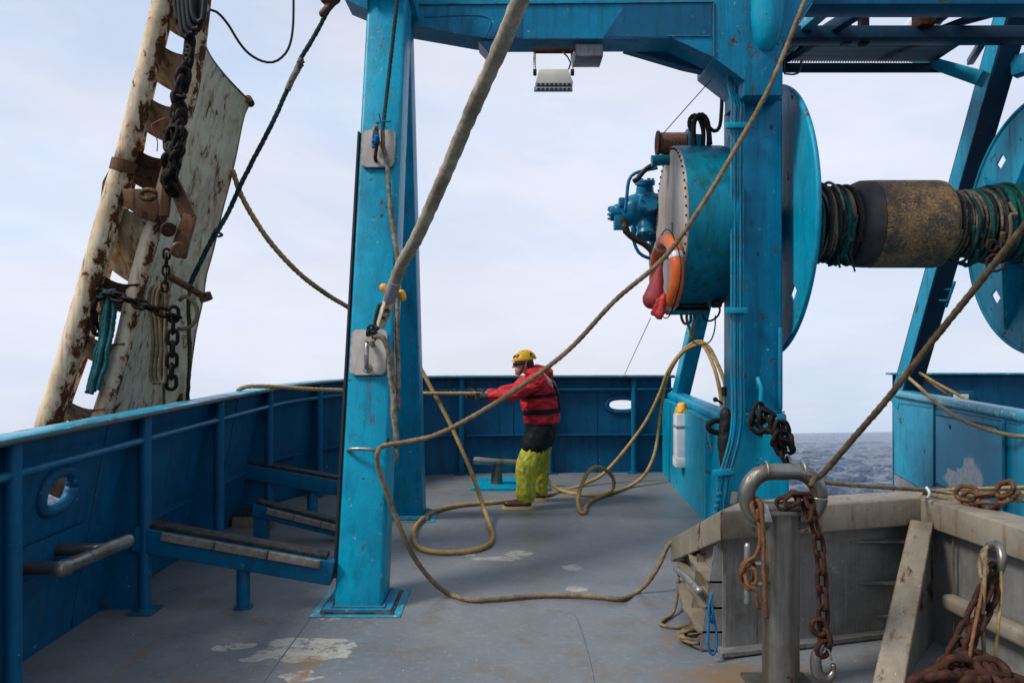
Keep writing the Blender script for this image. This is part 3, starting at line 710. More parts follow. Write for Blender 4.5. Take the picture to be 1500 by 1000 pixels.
# head of the winch post
PY = 7.30
def fp(px, py, y=PY): return at(px, py, y)
bm = prism([fp(1046, -60, 7.085), fp(1046, 84, 7.085), fp(1090, 118, 7.085), fp(1090, 140, 7.085), fp(1147, 140, 7.085), fp(1147, 66, 7.085), fp(1190, 4, 7.085), fp(1215, -60, 7.085)], (0, .65, 0), bev=.008); obj('post_head', bm, BLUE2, GA, smooth=35)
bm = bmesh.new(); add_bar(bm, at(1116, 141, 7.6), at(1116, 141, 7.6)*1+V((0, 0, -3.0)), .385, .60, up=V((0, 1, 0)), bev=.022)
bm2 = bmesh.new(); z1 = EYE+360*7.3/F; z0 = 1.13
add_bar(bm2, (2.29, 7.6, z0), (2.29, 7.6, z1), .385, .60, up=V((0, 1, 0)), bev=.022); bm.free(); obj('winch_post', bm2, BLUE2, GA, smooth=35)
bm = bmesh.new(); add_bar(bm, (2.24, 7.62, 0), (2.27, 7.62, 1.15), .62, .72, up=V((0, 1, 0)), bev=.03, w2=.50, h2=.66); obj('post_base', bm, BLUE, GA, smooth=35)
# rounded stiffener on the post head
bm = lathe([(-.5, .16), (0, .16), (.25, .155), (.42, .125), (.52, .075), (.56, .01)], at(1124, -10, 7.13), V((-.05, -.02, -1)), 28); obj('stiffener_tube', bm, BLUE, GA, smooth=50)
bm = bmesh.new(); add_box(bm, (2.07, 7.34, 3.15), (.05, .09, 3.6), bev=.005); obj('cable_channel', bm, TEAL, GA, smooth=35)
bm = bmesh.new(); add_bar(bm, at(1143, 480, 7.27), at(1143, 600, 7.27), .035, .05, up=V((0, 1, 0)), bev=.012); obj('side_rib', bm, BLUE2, GA, smooth=35)
for pts in ([at(596, 7, YB-.008), at(1046, 3, YB-.008)], [at(1046, 4, 7.082), at(1046, 84, 7.082)], [at(1047, 85, 7.082), at(1090, 117, 7.082)], [at(622, 25, YB), at(712, 25, YB), at(712, 56, YB)], [at(980, 53, YB-.006), at(1042, 53, YB-.006)],
            [at(1149, 66, 7.08), at(1190, 5, 7.08)], [at(1090, 145, 7.295), at(1146, 145, 7.295)], [at(1070, 603, 7.25), at(1150, 603, 7.25)]):
    obj('weld_bead', rope_bm(pts, .0075, lobes=2, seg=6, pitch=.05), BLUE2, GA, smooth=180)
# rear brace legs
bm = bmesh.new(); add_bar(bm, (2.28, 10.85, 1.0), (2.50, 9.35, 3.4), .20, .24, up=V((0, 1, 0)), bev=.02); obj('brace_leg', bm, BLUE, GA, smooth=35)
bm = bmesh.new(); add_bar(bm, (5.60, 11.42, .9), (5.62, 8.55, 6.2), .25, .30, up=V((0, 1, 0)), bev=.01); obj('brace_leg', bm, DARKB, GA, smooth=35)  # shade of the front face put into the dark base colour
bm = bmesh.new(); add_bar(bm, (5.468, 11.40, .9), (5.488, 8.53, 6.2), .012, .24, up=V((0, 1, 0))); obj('brace_lit_side', bm, BLUE, GA)  # bright sheet on the leg, painting its sunlit left face
# beams and grating over the ramp
bm = bmesh.new(); add_bar(bm, (2.6, 7.35, 4.98), (9.5, 7.35, 4.98), .3, .27, bev=.01); obj('ramp_beam', bm, MIDB, GA, smooth=35)
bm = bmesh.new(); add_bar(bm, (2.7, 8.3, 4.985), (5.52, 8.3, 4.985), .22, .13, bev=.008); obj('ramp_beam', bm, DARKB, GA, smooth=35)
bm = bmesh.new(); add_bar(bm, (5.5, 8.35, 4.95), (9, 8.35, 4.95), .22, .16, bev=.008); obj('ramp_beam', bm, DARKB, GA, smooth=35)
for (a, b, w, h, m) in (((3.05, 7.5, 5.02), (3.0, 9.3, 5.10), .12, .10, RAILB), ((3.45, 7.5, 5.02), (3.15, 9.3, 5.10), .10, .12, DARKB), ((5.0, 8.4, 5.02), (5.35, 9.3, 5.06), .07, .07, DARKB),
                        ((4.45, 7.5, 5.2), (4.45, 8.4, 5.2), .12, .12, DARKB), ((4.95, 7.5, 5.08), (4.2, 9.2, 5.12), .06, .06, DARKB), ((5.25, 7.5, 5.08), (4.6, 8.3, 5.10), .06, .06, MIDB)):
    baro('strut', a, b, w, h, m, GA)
baro('knee_brace', at(1325, 80, 9.6), at(1440, 116, 8.9), .18, .10, BLUE, GA, w2=.18, h2=.16, bev=.008)
baro('knee_brace', at(1484, 100, 9.1), at(1600, 60, 8.5), .16, .22, BLUE2, GA, bev=.008)
baro('post', at(1239, 66, 8.35), at(1239, 0, 8.35), .09, .09, BROWNR, GA); baro('post', at(1265, 66, 8.35), at(1265, 0, 8.35), .09, .09, DARKCH, GA)
GR = thing('overhead_grating', 'dark walkway grating above the stern ramp seen from below', 'grating', (3.6, 8.9, 5.0))
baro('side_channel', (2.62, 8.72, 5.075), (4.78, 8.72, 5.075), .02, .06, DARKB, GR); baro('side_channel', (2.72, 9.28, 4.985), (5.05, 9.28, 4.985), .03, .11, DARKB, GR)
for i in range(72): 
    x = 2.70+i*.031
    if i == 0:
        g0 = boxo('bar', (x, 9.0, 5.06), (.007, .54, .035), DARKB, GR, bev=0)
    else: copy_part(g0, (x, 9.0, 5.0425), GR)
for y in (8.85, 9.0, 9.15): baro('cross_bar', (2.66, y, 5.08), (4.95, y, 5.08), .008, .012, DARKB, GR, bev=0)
tag(obj('air_cylinder', cyl(at(1365, 22, 8.9), at(1365, 22, 8.9)+V((.1, 1.0, .0)), .15, 24, bev=.03), WHITE, smooth=40), 'white cylinder end above the dark overhead beam', 'cylinder')
tag(obj('junction_box', (lambda b: (add_box(b, at(1353, 30, 8.2), (.16, .2, .16), bev=.02), b)[1])(bmesh.new()), RUSTY, smooth=35), 'rusty box beside the white cylinder above the overhead beam', 'box')

# pipes running up the winch post
PP = thing('pipe_bundle', 'blue hydraulic pipes clamped up the left side of the winch post', 'pipes', (2.0, 7.25, 0))
for i in range(5):
    x = 1.99+i*.026; yy = 7.22-.01*(i % 2)
    pts = [(x-.16+i*.01, yy+.05, .02), (x-.13, yy, .45), (x-.10, yy-.01, .62), (x, yy, 1.02), (x, yy, 1.6), (x, yy, 2.6), (x, yy, 3.75), (x+.005, yy, 3.95), (x-.03-.02*i, yy, 4.12), (x-.05, yy+.02, 4.45)]
    obj('pipe', tube(pts, .0115, 8, .06), BLUE2 if i % 2 else BLUE, PP, smooth=180)
for (x, z, r) in ((2.03, 3.75, 0), (2.03, 2.08, 0), (1.91, .62, -.1)):
    boxo('clamp', (x, 7.20, z), (.19, .05, .055), BLUE, PP, rot=(0, r, 0), bev=.006)
for i in range(7): boxo('tie_block', (1.80+.012*i, 7.2, .08+.058*i), (.05, .05, .03), BLUE2, PP, rot=(0, -.5, 0), bev=.01)
boxo('stainless_tab', at(1075, 729, 7.15), (.055, .03, .11), GALV, PP, rot=(0, .15, 0))

# ------------------------------------------------------------ sloping skid beams on the left
def skid(a, b, h, w, legs, label, strip0=.03, strip1=.97, wood=True):
    a, b = V(a), V(b); t = thing('skid_beam', label, 'beam', (a.x, a.y, 0), group=None)
    bm = bmesh.new(); add_bar(bm, a-V((0, 0, h/2)), b-V((0, 0, h/2)), w, h, bev=.008); obj('beam', bm, MIDB, t, smooth=35)
    d = b-a; up = frame(a, b)[1]
    baro('dark_strip', a+d*strip0+V((0, 0, .016)), a+d*strip1+V((0, 0, .016)), w*.8, .032, TAR, t, bev=.008)
    n = 3
    if wood:
        for i in range(n):
            u = strip0+.12+(strip1-strip0-.14)*i/n; v_ = u+(strip1-strip0-.14)/n-.006
            baro('wood_strip', a+d*u+V((0, -w/2-.013, -.028)), a+d*v_+V((0, -w/2-.013, -.028)), .026, .052, WOOD, t, bev=.004)
    for (k, r) in legs:
        p = a+d*k; obj('support', cyl((p.x, p.y, 0), (p.x, p.y, p.z-h+.01), r, 18), MIDB, t, smooth=40)
        obj('support_foot', cyl((p.x, p.y, .001), (p.x, p.y, .012), r*1.45, 18), MIDB, t, smooth=40)
    return t
skid((-2.52, 5.36, .575), (-1.21, 5.42, .325), .165, .16, ((.535, .045),), 'nearest sloping blue skid beam, running from the bulwark to the front gantry leg')
t2 = skid((-2.33, 7.22, .345), (-1.42, 7.22, .12), .11, .16, ((.9, .03),), 'middle sloping blue skid beam with a square leg')
boxo('square_leg', (-2.27, 7.22, .12), (.11, .13, .24), MIDB, t2)
skid((-2.68, 8.05, .575), (-1.3, 8.05, .33), .15, .16, ((.48, .055),), 'farthest sloping blue skid beam, behind the other two', wood=False)
GT = thing('deck_grating', 'small dark slatted grating box on the deck by the left bulwark', 'grating', (-2.52, 7.9, 0))
boxo('frame', (-2.50, 7.95, .05), (.42, .5, .10), WOOD, GT, bev=.006)
g0 = None
for i in range(12):
    c = (-2.69+i*.0345, 7.95, .113)
    g0 = boxo('slat', c, (.018, .48, .02), TAR, GT, bev=0) if g0 is None else copy_part(g0, (c[0], c[1], .103), GT)

# ------------------------------------------------------------ right side of the ramp
RB = thing('ramp_bulwark', 'bright blue bulwark wall on the far right of the stern ramp with access door', 'bulwark', (5.2, 9, 0))
A, B, C_ = V((5.50, 11.5, 0)), V((4.97, 7.6, 0)), V((4.72, 4.9, 0))
def rbz(p, z): return V((p.x, p.y, z))
def rpt(px, off=0.0):
    """point of the wall plane seen at photo column px"""
    k = (px-750)/F; P0, P1 = A, B; d = P1-P0
    t = (k*P0.y-P0.x)/(d.x-k*d.y); p = P0+d*t; n = V((-d.y, d.x, 0)).normalized()
    if n.x > 0: n = -n
    return p+n*off
def rp(px, py, off=0.0):
    p = rpt(px); q = rpt(px, off); z = EYE+(500-py)*p.y/F; return V((q.x, q.y, z))
th = V((.12, -.01, 0))
bm = prism([rp(1310, 692), rp(1410, 752), rp(1500, 800), rbz(B, -.28), rbz(B, 1.02), rbz(A, 1.0)], th); obj('side_plate', bm, BLUE, RB)
bm = prism([rbz(A, -2.6), rbz(B, -1.7), rbz(B, -.284), rp(1500, 801), rp(1410, 753), rp(1310, 693)], th); obj('lower_plate', bm, PRIMER, RB)
bm = prism([rbz(B, -1.7), rbz(C_, -.3), rbz(C_, 1.02), rbz(B, 1.02)], th); obj('side_plate', bm, BLUE, RB)
bm = bmesh.new(); add_bar(bm, rbz(A, 1.06)+V((.08, .05, 0)), rbz(B, 1.06)+V((.08, 0, 0)), .22, .11, bev=.035); obj('rail_cap', bm, RAILB, RB, smooth=35)
bm = bmesh.new(); add_bar(bm, rbz(B, 1.06)+V((.08, 0, 0)), rbz(C_, 1.06)+V((.08, 0, 0)), .22, .11, bev=.035); obj('rail_cap', bm, RAILB, RB, smooth=35)
bm = prism([rbz(A, -2.6)+V((.006, .01, 0)), rbz(A, -2.6)+V((.12, .02, 0)), rbz(A, 1.0)+V((.12, .02, 0)), rbz(A, 1.0)+V((.006, .01, 0))], (0, .02, 0)); obj('end_plate', bm, BLUE, RB)
for (y0_, y1_) in ((584, 622), (592, 634)):
    pass
def door_material():
    s = NT('door_paint_worn'); T = s.mapping(); c = s.mix(s.ramp(s.noise(3, 6, .6), .35, .65), (.0, .265, .42), (.0, .215, .35))
    sep = s.n('ShaderNodeSeparateXYZ'); wv = s.n('ShaderNodeTexNoise'); wv.inputs['Scale'].default_value = 5; wv.inputs['Detail'].default_value = 9; wv.inputs['Roughness'].default_value = .75
    s.l(T, wv.inputs['Vector']); ad = s.n('ShaderNodeMix', data_type='VECTOR'); ad.inputs[0].default_value = .35; s.l(T, ad.inputs[4]); s.l(wv.outputs['Color'], ad.inputs[5]); s.l(ad.outputs[1], sep.inputs[0])
    m = None
    for (cy, cz, ry, rz) in ((-.12, .22, .17, .19), (.18, .14, .28, .09), (-.3, .2, .1, .12)):
        cy, cz = cy*.65+.175, cz*.65+.175
        dx = s.math('DIVIDE', s.math('SUBTRACT', sep.outputs[1], cy), ry*.65); dy = s.math('DIVIDE', s.math('SUBTRACT', sep.outputs[2], cz), rz*.65)
        w = s.ramp(s.math('ADD', s.math('MULTIPLY', dx, dx), s.math('MULTIPLY', dy, dy)), 2.6, 1.9); m = w if m is None else s.math('MAXIMUM', m, w)
    pc = s.mix(s.ramp(s.noise(16, 9, .75), .45, .6), (.60, .60, .56), (.36, .42, .45)); pc = s.mix(s.ramp(s.noise(14, 9, .8), .62, .66), pc, (.14, .06, .03))
    c = s.mix(m, c, pc); c = s.mix(s.math('MULTIPLY', s.ramp(s.noise(2, 8, .65, s.mapping((7, 7, .8))), .58, .8), .3), c, (.02, .07, .08))
    s.set('Base Color', c); s.set('Roughness', .5); s.bump(s.math('ADD', s.noise(50, 4), s.math('MULTIPLY', m, -2)), .3, .004); return s.m
dr = [rp(1372, 607, .015), rp(1372, 706, .015), rp(1412, 728, .015), rp(1474, 752, .015), rp(1474, 640, .015), rp(1462, 625, .015)]
dd = obj('door', prism(dr, (.02, 0, 0)), door_material(), RB)
for k in range(len(dr)):
    a, b = dr[k], dr[(k+1) % len(dr)]
    obj('door_edge', tube([a-V((.004, 0, 0)), b-V((.004, 0, 0))], .006, 6), TAR, dd, smooth=180)
obj('door_hinge_rod', tube([rp(1475, 615, .03), rp(1475, 745, .03)], .018, 10), BLUE2, RB, smooth=180)
obj('side_rib', tube([rp(1370, 592, .015), rp(1370, 712, .015)], .014, 8), BLUE2, RB, smooth=180)
obj('seam', tube([rp(1315, 590, .004), rp(1370, 598, .004), rp(1496, 622, .004)], .005, 6), BLUE2, RB, smooth=180)
obj('seam', tube([rp(1315, 582, .004), rp(1500, 614, .004)], .005, 6), BLUE2, RB, smooth=180)
boxo('keyhole', rp(1394, 625, .017), (.01, .03, .05), BLACK, RB, bev=0)
SB = thing('far_stern_bulwark', 'dark blue stern bulwark beyond the far side of the ramp', 'bulwark', (8, 11.8, 0))
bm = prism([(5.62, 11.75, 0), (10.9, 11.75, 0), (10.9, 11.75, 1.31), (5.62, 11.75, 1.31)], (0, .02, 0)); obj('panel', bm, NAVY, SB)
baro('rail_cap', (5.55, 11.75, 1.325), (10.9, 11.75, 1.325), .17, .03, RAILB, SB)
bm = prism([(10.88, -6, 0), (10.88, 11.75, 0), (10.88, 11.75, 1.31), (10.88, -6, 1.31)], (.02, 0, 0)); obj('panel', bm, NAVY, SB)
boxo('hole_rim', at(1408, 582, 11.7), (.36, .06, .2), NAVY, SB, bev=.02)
boxo('hole_sky_panel', at(1408, 582, 11.665), (.22, .012, .1), WHITE, SB, bev=.004)  # solid white block painted as the bright sky through the hole
CL = thing('cleat', 'small blue cleat on the dark raked brace leg', 'cleat', at(1385, 430, 10.2))
obj('bar', tube([at(1399, 412, 10.25), at(1386, 450, 10.35)], .018, 8), BLUE2, CL, smooth=180)
for y in (424, 440): obj('stub', tube([at(1395-(y-424)*.4, y, 10.3), at(1381-(y-424)*.3, y, 10.4)], .014, 8), BLUE2, CL, smooth=180)
# ------------------------------------------------------------ winch (brake drum with hydraulic motor) on the left of the winch post
WD = thing('winch', 'round blue winch drum with pale face plate and hydraulic motor beside the post', 'winch', (1.85, 8, 2.1))
DC = V((1.60, 8.0, 2.945)); RD = .80
obj('drum_shell', lathe([(0, RD-.012), (.0, RD), (.44, RD), (.47, RD-.006), (.47, .2)], DC, (1, 0, 0), 96, cap=False), TEAL, WD, smooth=35)
obj('face_plate', lathe([(-.012, .0), (-.012, RD-.004), (.004, RD-.004)], DC, (1, 0, 0), 96, cap=False), DISC, WD, smooth=35)
bm = bmesh.new()
for k in range(56):
    a = 2*math.pi*k/56; p = DC+V((-.012, math.cos(a)*(RD-.03), math.sin(a)*(RD-.03))); add_cyl(bm, p, p+V((-.014, 0, 0)), .011, 6)
tag(obj('bolt_ring', bm, RUSTY, WD), kind='stuff')
obj('axle', cyl((2.05, 8, 2.96), (2.62, 8.0, 2.99), .16, 24), BLUE2, WD, smooth=40)
boxo('slot_bar', DC+V((-.02, -.12, -.12)), (.02, .03, .30), GALV, WD)
bm = bmesh.new(); add_box(bm, (1.72, 8.0, 2.125), (.42, .42, .05), bev=.006); add_box(bm, (1.72, 7.8, 2.10), (.42, .02, .08)); obj('bracket', bm, TEAL, WD, smooth=35)
# motor
MT_ = V((1.44, 8.98, 3.27)); prims = [('c', MT_+V((.18, 0, 0)), .20, MT_+V((-.05, 0, 0)), .19), ('c', MT_+V((-.02, 0, .0)), .12, MT_+V((-.24, 0, 0)), .085)]
for k in range(5):
    a = 2*math.pi*k/5+.5; d = V((0, math.cos(a), math.sin(a))); prims.append(('c', MT_+V((.05, 0, 0)), .11, MT_+V((.05, 0, 0))+d*.24, .10))
obj('motor_body', blob(prims, .014, 3), CASTB, WD, smooth=180)
for k in range(5):
    a = 2*math.pi*k/5+.5; d = V((0, math.cos(a), math.sin(a))); c = MT_+V((.05, 0, 0)); bm = bmesh.new(); add_cyl(bm, c+d*.28, c+d*.345, .112, 20, bev=.01)
    for q in range(6):
        u = d.orthogonal().normalized(); w = d.cross(u); t = 2*math.pi*q/6; p = c+d*.34+(u*math.cos(t)+w*math.sin(t))*.085; add_cyl(bm, p, p+d*.022, .014, 6)
    obj('cylinder_head', bm, CASTB, WD, smooth=35)
bm = bmesh.new(); add_cyl(bm, MT_+V((-.20, 0, -.02)), MT_+V((-.34, 0, -.03)), .085, 20, bev=.01); add_cyl(bm, MT_+V((-.12, 0, 0)), MT_+V((-.16, 0, 0)), .15, 24, bev=.01)
for q in range(7):
    t = 2*math.pi*q/7; p = MT_+V((-.34, math.cos(t)*.065, -.03+math.sin(t)*.065)); add_cyl(bm, p, p+V((-.018, 0, 0)), .011, 6)
    p = MT_+V((-.16, math.cos(t)*.13, math.sin(t)*.13)); add_cyl(bm, p, p+V((-.02, 0, 0)), .014, 6)
add_box(bm, MT_+V((-.24, -.05, -.14)), (.12, .12, .16), bev=.015); add_box(bm, MT_+V((-.20, -.09, .08)), (.10, .1, .10), bev=.015)
obj('end_housing', bm, CASTB, WD, smooth=35)
def atl(pts, d): return [at(p[0], p[1], p[2] if len(p) > 2 else d) for p in pts]
obj('guard_rod', tube(atl([(963, 246), (935, 252), (922, 262), (918, 290), (916, 312)], 8.75), .019, 10), CASTB, WD, smooth=180)
obj('guard_rod', tube(atl([(926, 330), (928, 352), (936, 370), (950, 378), (968, 382)], 8.75), .019, 10), CASTB, WD, smooth=180)
obj('hose', tube(atl([(966, 238), (952, 244), (942, 252), (934, 262), (928, 266)], 8.6), .028, 10), BLACK, WD, smooth=180)
obj('hose', tube(atl([(914, 328), (918, 340), (930, 350), (945, 358), (958, 372), (968, 392)], 8.6), .035, 10), BLACK, WD, smooth=180)
bm = bmesh.new(); add_cyl(bm, at(913, 322, 8.65), at(918, 340, 8.6), .04, 14); obj('hose_fitting', bm, RUSTY, WD, smooth=40)
boxo('motor_mount', (1.80, 8.96, 3.05), (.5, .16, .8), TEAL, WD, bev=.02); boxo('motor_mount', (2.2, 8.7, 2.9), (.3, .6, .3), TEAL, WD, bev=.02)
# small wire spool on top
SPL = thing('wire_spool', 'small spool of rusty wire on top of the round winch drum', 'spool', at(985, 215, 8.0))
c0 = at(985, 210, 8.1)
obj('flange', lathe([(0, .0), (0, .125), (.02, .125), (.02, 0)], c0+V((-.16, 0, 0)), (1, 0, 0), 32), RUSTY, SPL, smooth=35)
obj('flange', lathe([(0, 0), (0, .17), (.03, .17), (.03, 0)], c0+V((.14, 0, -.03)), (1, 0, 0), 32), TEAL, SPL, smooth=35)
pts = [c0+V((-.135+.26*i/160, math.cos(i*.7)*.10, math.sin(i*.7)*.10)) for i in range(160)]
obj('wire_coil', tube(pts, .011, 6, .02), plain('rusty_wire', (.24, .10, .05), (.10, .045, .03), .7, 40), SPL, smooth=180)
obj('base_tube', cyl(c0+V((-.22, -.05, -.19)), c0+V((.26, -.05, -.15)), .055, 20), TEAL, SPL, smooth=40)
boxo('lug', at(1021, 216, 7.8), (.09, .03, .26), BLUE, SPL, bev=.01)
obj('motor_shaft', tube(atl([(995, 234), (1008, 226), (1018, 218)], 7.8), .022, 8), BLACK, SPL, smooth=180)
for i, (pts, r, m, lb) in enumerate([
    ([(1018, 236), (1016, 200), (1017, 178), (1026, 168), (1036, 178), (1040, 212)], .026, BLACK, 'thick black hydraulic hose looping over the winch drum, middle one'),
    ([(1030, 214), (1030, 190), (1022, 170), (1012, 172), (1010, 184), (1016, 196)], .022, BLACK, 'short black hydraulic hose curling above the winch drum, leftmost one'),
    ([(1038, 214), (1038, 192), (1030, 172), (1022, 168)], .024, RUSTY, 'rust brown hydraulic hose standing above the winch drum'),
    ([(1013, 172), (1022, 171), (1034, 182), (1046, 192), (1054, 186), (1057, 160), (1058, 120)], .019, BLACK, 'long black hydraulic hose rising from the winch drum to the crossbeam')]):
    tag(obj('hydraulic_hose', tube(atl(pts, 7.75+.03*i), r, 10, .03), m, smooth=180), lb, 'hose')
tag(obj('wire', tube(atl([(966, 202, 8.0), (1046, 112, 7.5)], 8), .005, 6), RUSTY, smooth=180), 'thin wire from the crossbeam down to the small spool', 'wire')
tag(obj('wire', tube(atl([(953, 466, 8.0), (915, 548, 10.9)], 8), .004, 6), BLACK, smooth=180), 'thin wire from below the lifebuoy down to the stern rail', 'wire')
# clutter under the drum
for i, (pts, r, m, lb) in enumerate([
    ([(1002, 447), (998, 462), (1003, 474), (1012, 470), (1010, 452)], .014, TAND, 'small tan rope hank under the winch drum, left loop'),
    ([(1008, 447), (1006, 468), (1012, 486), (1012, 498), (1018, 478), (1016, 450)], .014, TAN, 'pale rope hank under the winch drum, longer loop'),
    ([(1034, 450), (1030, 464), (1040, 470), (1052, 462), (1054, 450), (1042, 446), (1034, 450)], .010, BLACK, 'black cable ring under the winch drum'),
    ([(1012, 498), (1024, 505), (1040, 500), (1047, 482), (1048, 462)], .007, TAND, 'thin cord sagging under the winch drum to the post')]):
    tag(obj('cord', tube(atl(pts, 7.9), r, 8, .02), m, smooth=180), lb, 'cord')
tag(boxo('hose_coupling', at(1050, 446, 7.7), (.08, .12, .06), BLACK, bev=.015), 'small black coupling under the winch drum beside the pipes', 'coupling')

# ------------------------------------------------------------ lifebuoy and red bag
LB = thing('lifebuoy', 'orange ring lifebuoy with silver bands hanging on the winch face', 'lifebuoy', (1.44, 7.55, 2.03))
ORANGE = plain('faded_orange', (.66, .15, .025), (.56, .09, .018), .4, 4, bump=.05, spec=.4); SILVER = plain('reflective_tape', (.60, .60, .62), (.45, .45, .47), .35, 30)
lc = V((1.46, 7.55, 2.44)); ax = V((1, .13, 0)).normalized(); uu = V((0, 0, 1)); ww = ax.cross(uu)
def ring(a0, a1, R_, r, seg=14, n=48, sq=1.0): 
    bm = bmesh.new(); pts = [lc+(uu*math.cos(a0+(a1-a0)*i/n)+ww*math.sin(a0+(a1-a0)*i/n))*R_ for i in range(n+1)]; add_tube(bm, pts, r, seg, raw=True); return bm
obj('ring', ring(0, 2*math.pi, .315, .066), ORANGE, LB, smooth=180)
for k in range(4): a = math.pi/4+k*math.pi/2+.35; obj('band', ring(a-.08, a+.08, .315, .0685, n=8), SILVER, LB, smooth=60)
pts = [lc+(uu*math.cos(t)+ww*math.sin(t))*(.40+.02*math.cos(4*t)) for t in [2*math.pi*i/40 for i in range(41)]]
obj('grab_line', tube(pts, .006, 6, .03), BLACK, LB, smooth=180)
RBG = plain('faded_red_bag', (.42, .05, .05), (.30, .03, .035), .6, 5, bump=.3)
BG = thing('bag', 'faded red pouch hanging inside the orange lifebuoy', 'bag', (1.30, 7.5, 2.1))
obj('pouch', blob([('c', at(967, 392, 7.46), .022, at(963, 412, 7.46), .06), ('c', at(963, 412, 7.46), .06, at(956, 438, 7.45), .092)], .010, 3, (.006, (6, 6, 3))), RBG, BG, smooth=180)
obj('strap', blob([('c', at(972, 434, 7.38), .03, at(966, 462, 7.36), .035), ('c', at(964, 440, 7.38), .025, at(958, 458, 7.38), .028)], .01, 2, (.008, (18, 18, 14))), plain('bright_red_strap', (.55, .03, .02), (.4, .02, .02), .5, 8), BG, smooth=180)
obj('clip', tube(atl([(967, 378), (980, 378), (989, 382), (990, 388)], 7.3), .008, 6), BLACK, BG, smooth=180)

# ------------------------------------------------------------ big net drum across the ramp
ND = thing('net_drum', 'large blue net drum reel across the stern ramp with round flanges', 'net drum', (4, 8.05, 1.65))
NC = V((2.60, 8.10, 2.99)); RF = 1.33
def flange(x, name, holes, ribs, m):
    bm = bmesh.new(); rr = [.30, .55, .80, 1.00, 1.10, 1.24, RF]; N = 96; lay = []
    for dx in (0, .016):
        g = [[bm.verts.new((x+dx, NC.y+r*math.cos(2*math.pi*k/N), NC.z+r*math.sin(2*math.pi*k/N))) for k in range(N)] for r in rr]; lay.append(g)
        for i in range(len(rr)-1):
            for k in range(N):
                if i == 3 and any(k in (h, h+1) for h in holes): continue
                bm.faces.new((g[i][k], g[i][(k+1) % N], g[i+1][(k+1) % N], g[i+1][k]))
    for h in holes:
        for (i0, k0, i1, k1) in ((3, h, 3, h+1), (3, h+1, 3, h+2), (4, h, 4, h+1), (4, h+1, 4, h+2), (3, h, 4, h), (3, h+2, 4, h+2)):
            bm.faces.new((lay[0][i0][k0 % N], lay[0][i1][k1 % N], lay[1][i1][k1 % N], lay[1][i0][k0 % N]))
    bmesh.ops.recalc_face_normals(bm, faces=bm.faces[:])
    f = obj(name, bm, m, ND, smooth=35)
    pts = [V((x+.008, NC.y+RF*math.cos(t), NC.z+RF*math.sin(t))) for t in [2*math.pi*i/96 for i in range(97)]]
    bm = bmesh.new(); add_tube(bm, pts, .026, 8, raw=True, caps=False); obj('rim', bm, m, f, smooth=180)
    for k in ribs:
        a = 2*math.pi*k/N; d = V((0, math.cos(a), math.sin(a))); c = V((x, NC.y, NC.z)); t_ = V((0, -math.sin(a), math.cos(a)))*.008
        bm = prism([c+d*.40+V((0, 0, 0))-t_, c+d*1.22-t_, c+d*1.22+V((-.02, 0, 0))-t_, c+d*.40+V((-.30, 0, 0))-t_], t_*2); obj('rib', bm, m, f)
flange(2.60, 'flange', [59, 83, 11], [], BLUE)
flange(5.40, 'flange', [12, 84, 36, 60], [9, 25, 41, 57, 80], BLUE)
obj('core', cyl((2.61, NC.y, NC.z), (5.39, NC.y, NC.z), .27, 32), DARKCH, ND, smooth=40)
def roller_mat():
    s = NT('worn_roller_fibre'); v = s.mapping((1, 1, 1)); c = s.mix(s.ramp(s.noise(7, 8, .75, s.mapping((.5, 1, 1))), .42, .58), (.20, .105, .042), (.04, .022, .012))
    c = s.mix(s.math('MULTIPLY', s.ramp(s.noise(55, 9, .85, s.mapping((.6, .5, 1), (3, 3, 3))), .49, .55), .85), c, (.46, .27, .10))
    c = s.mix(s.math('MULTIPLY', s.ramp(s.noise(5, 8, .7, v), .48, .62), .8), c, (.025, .03, .026)); s.set('Base Color', c); s.set('Roughness', .5); s.bump(s.noise(60, 6, .8, s.mapping((.5, 1, 1))), 1, .014); return s.m
obj('roller', lathe([(.10, .26), (.10, .405), (.12, .438), (.15, .442), (.78, .442), (.82, .435), (.86, .39), (.865, .26)], (3.50, NC.y, NC.z), (1, 0, 0), 64), roller_mat(), ND, smooth=50)
obj('roller_cap', lathe([(-.075, .26), (-.07, .36), (-.04, .41), (.02, .436), (.115, .440), (.115, .3)], (3.495, NC.y, NC.z), (1, 0, 0), 64, cap=False), plain('dark_roller_end', (.055, .045, .045), (.03, .022, .02), .6, 6), ND, smooth=50)
def wrap(x0, x1, r0, turns, rr, m, seed, jit=.02, name='rope_wrap'):
    random.seed(seed); n = int(turns*22); pts = []; ph = random.random()*6; lam = random.uniform(.6, 1.4); tilt = random.uniform(-.03, .03)
    for i in range(n+1):
        t = i/n; a = ph+turns*2*math.pi*t; r = r0-.022+jit*noise.noise(V((t*7, seed, 0)))*2.0+.012*math.sin(a)
        pts.append(V((x0+(x1-x0)*(t+.03*math.sin(a*lam))+tilt*math.cos(a+ph)+.03*noise.noise(V((a*.8, seed, 2))), NC.y+r*math.cos(a), NC.z+r*math.sin(a)-.01)))
    return obj(name, rope_bm(pts, rr, seg=9, pitch=rr*6), m, ND, smooth=180)
wrap(2.66, 3.42, .27, 17, .030, BLACKR, 1)
wrap(2.64, 2.92, .35, 7, .030, GREENR, 2, .02); wrap(2.78, 3.02, .375, 4, .034, GREENR, 3, .04); wrap(3.05, 3.18, .36, 2, .03, GREENR, 22, .05)
wrap(2.94, 3.15, .345, 5, .024, BLACKR, 4, .04); wrap(3.10, 3.42, .37, 8, .020, TAND, 5, .03); wrap(3.2, 3.40, .385, 4, .022, BLACKR, 6, .03); wrap(3.05, 3.3, .39, 3, .016, GREYR, 7, .05)
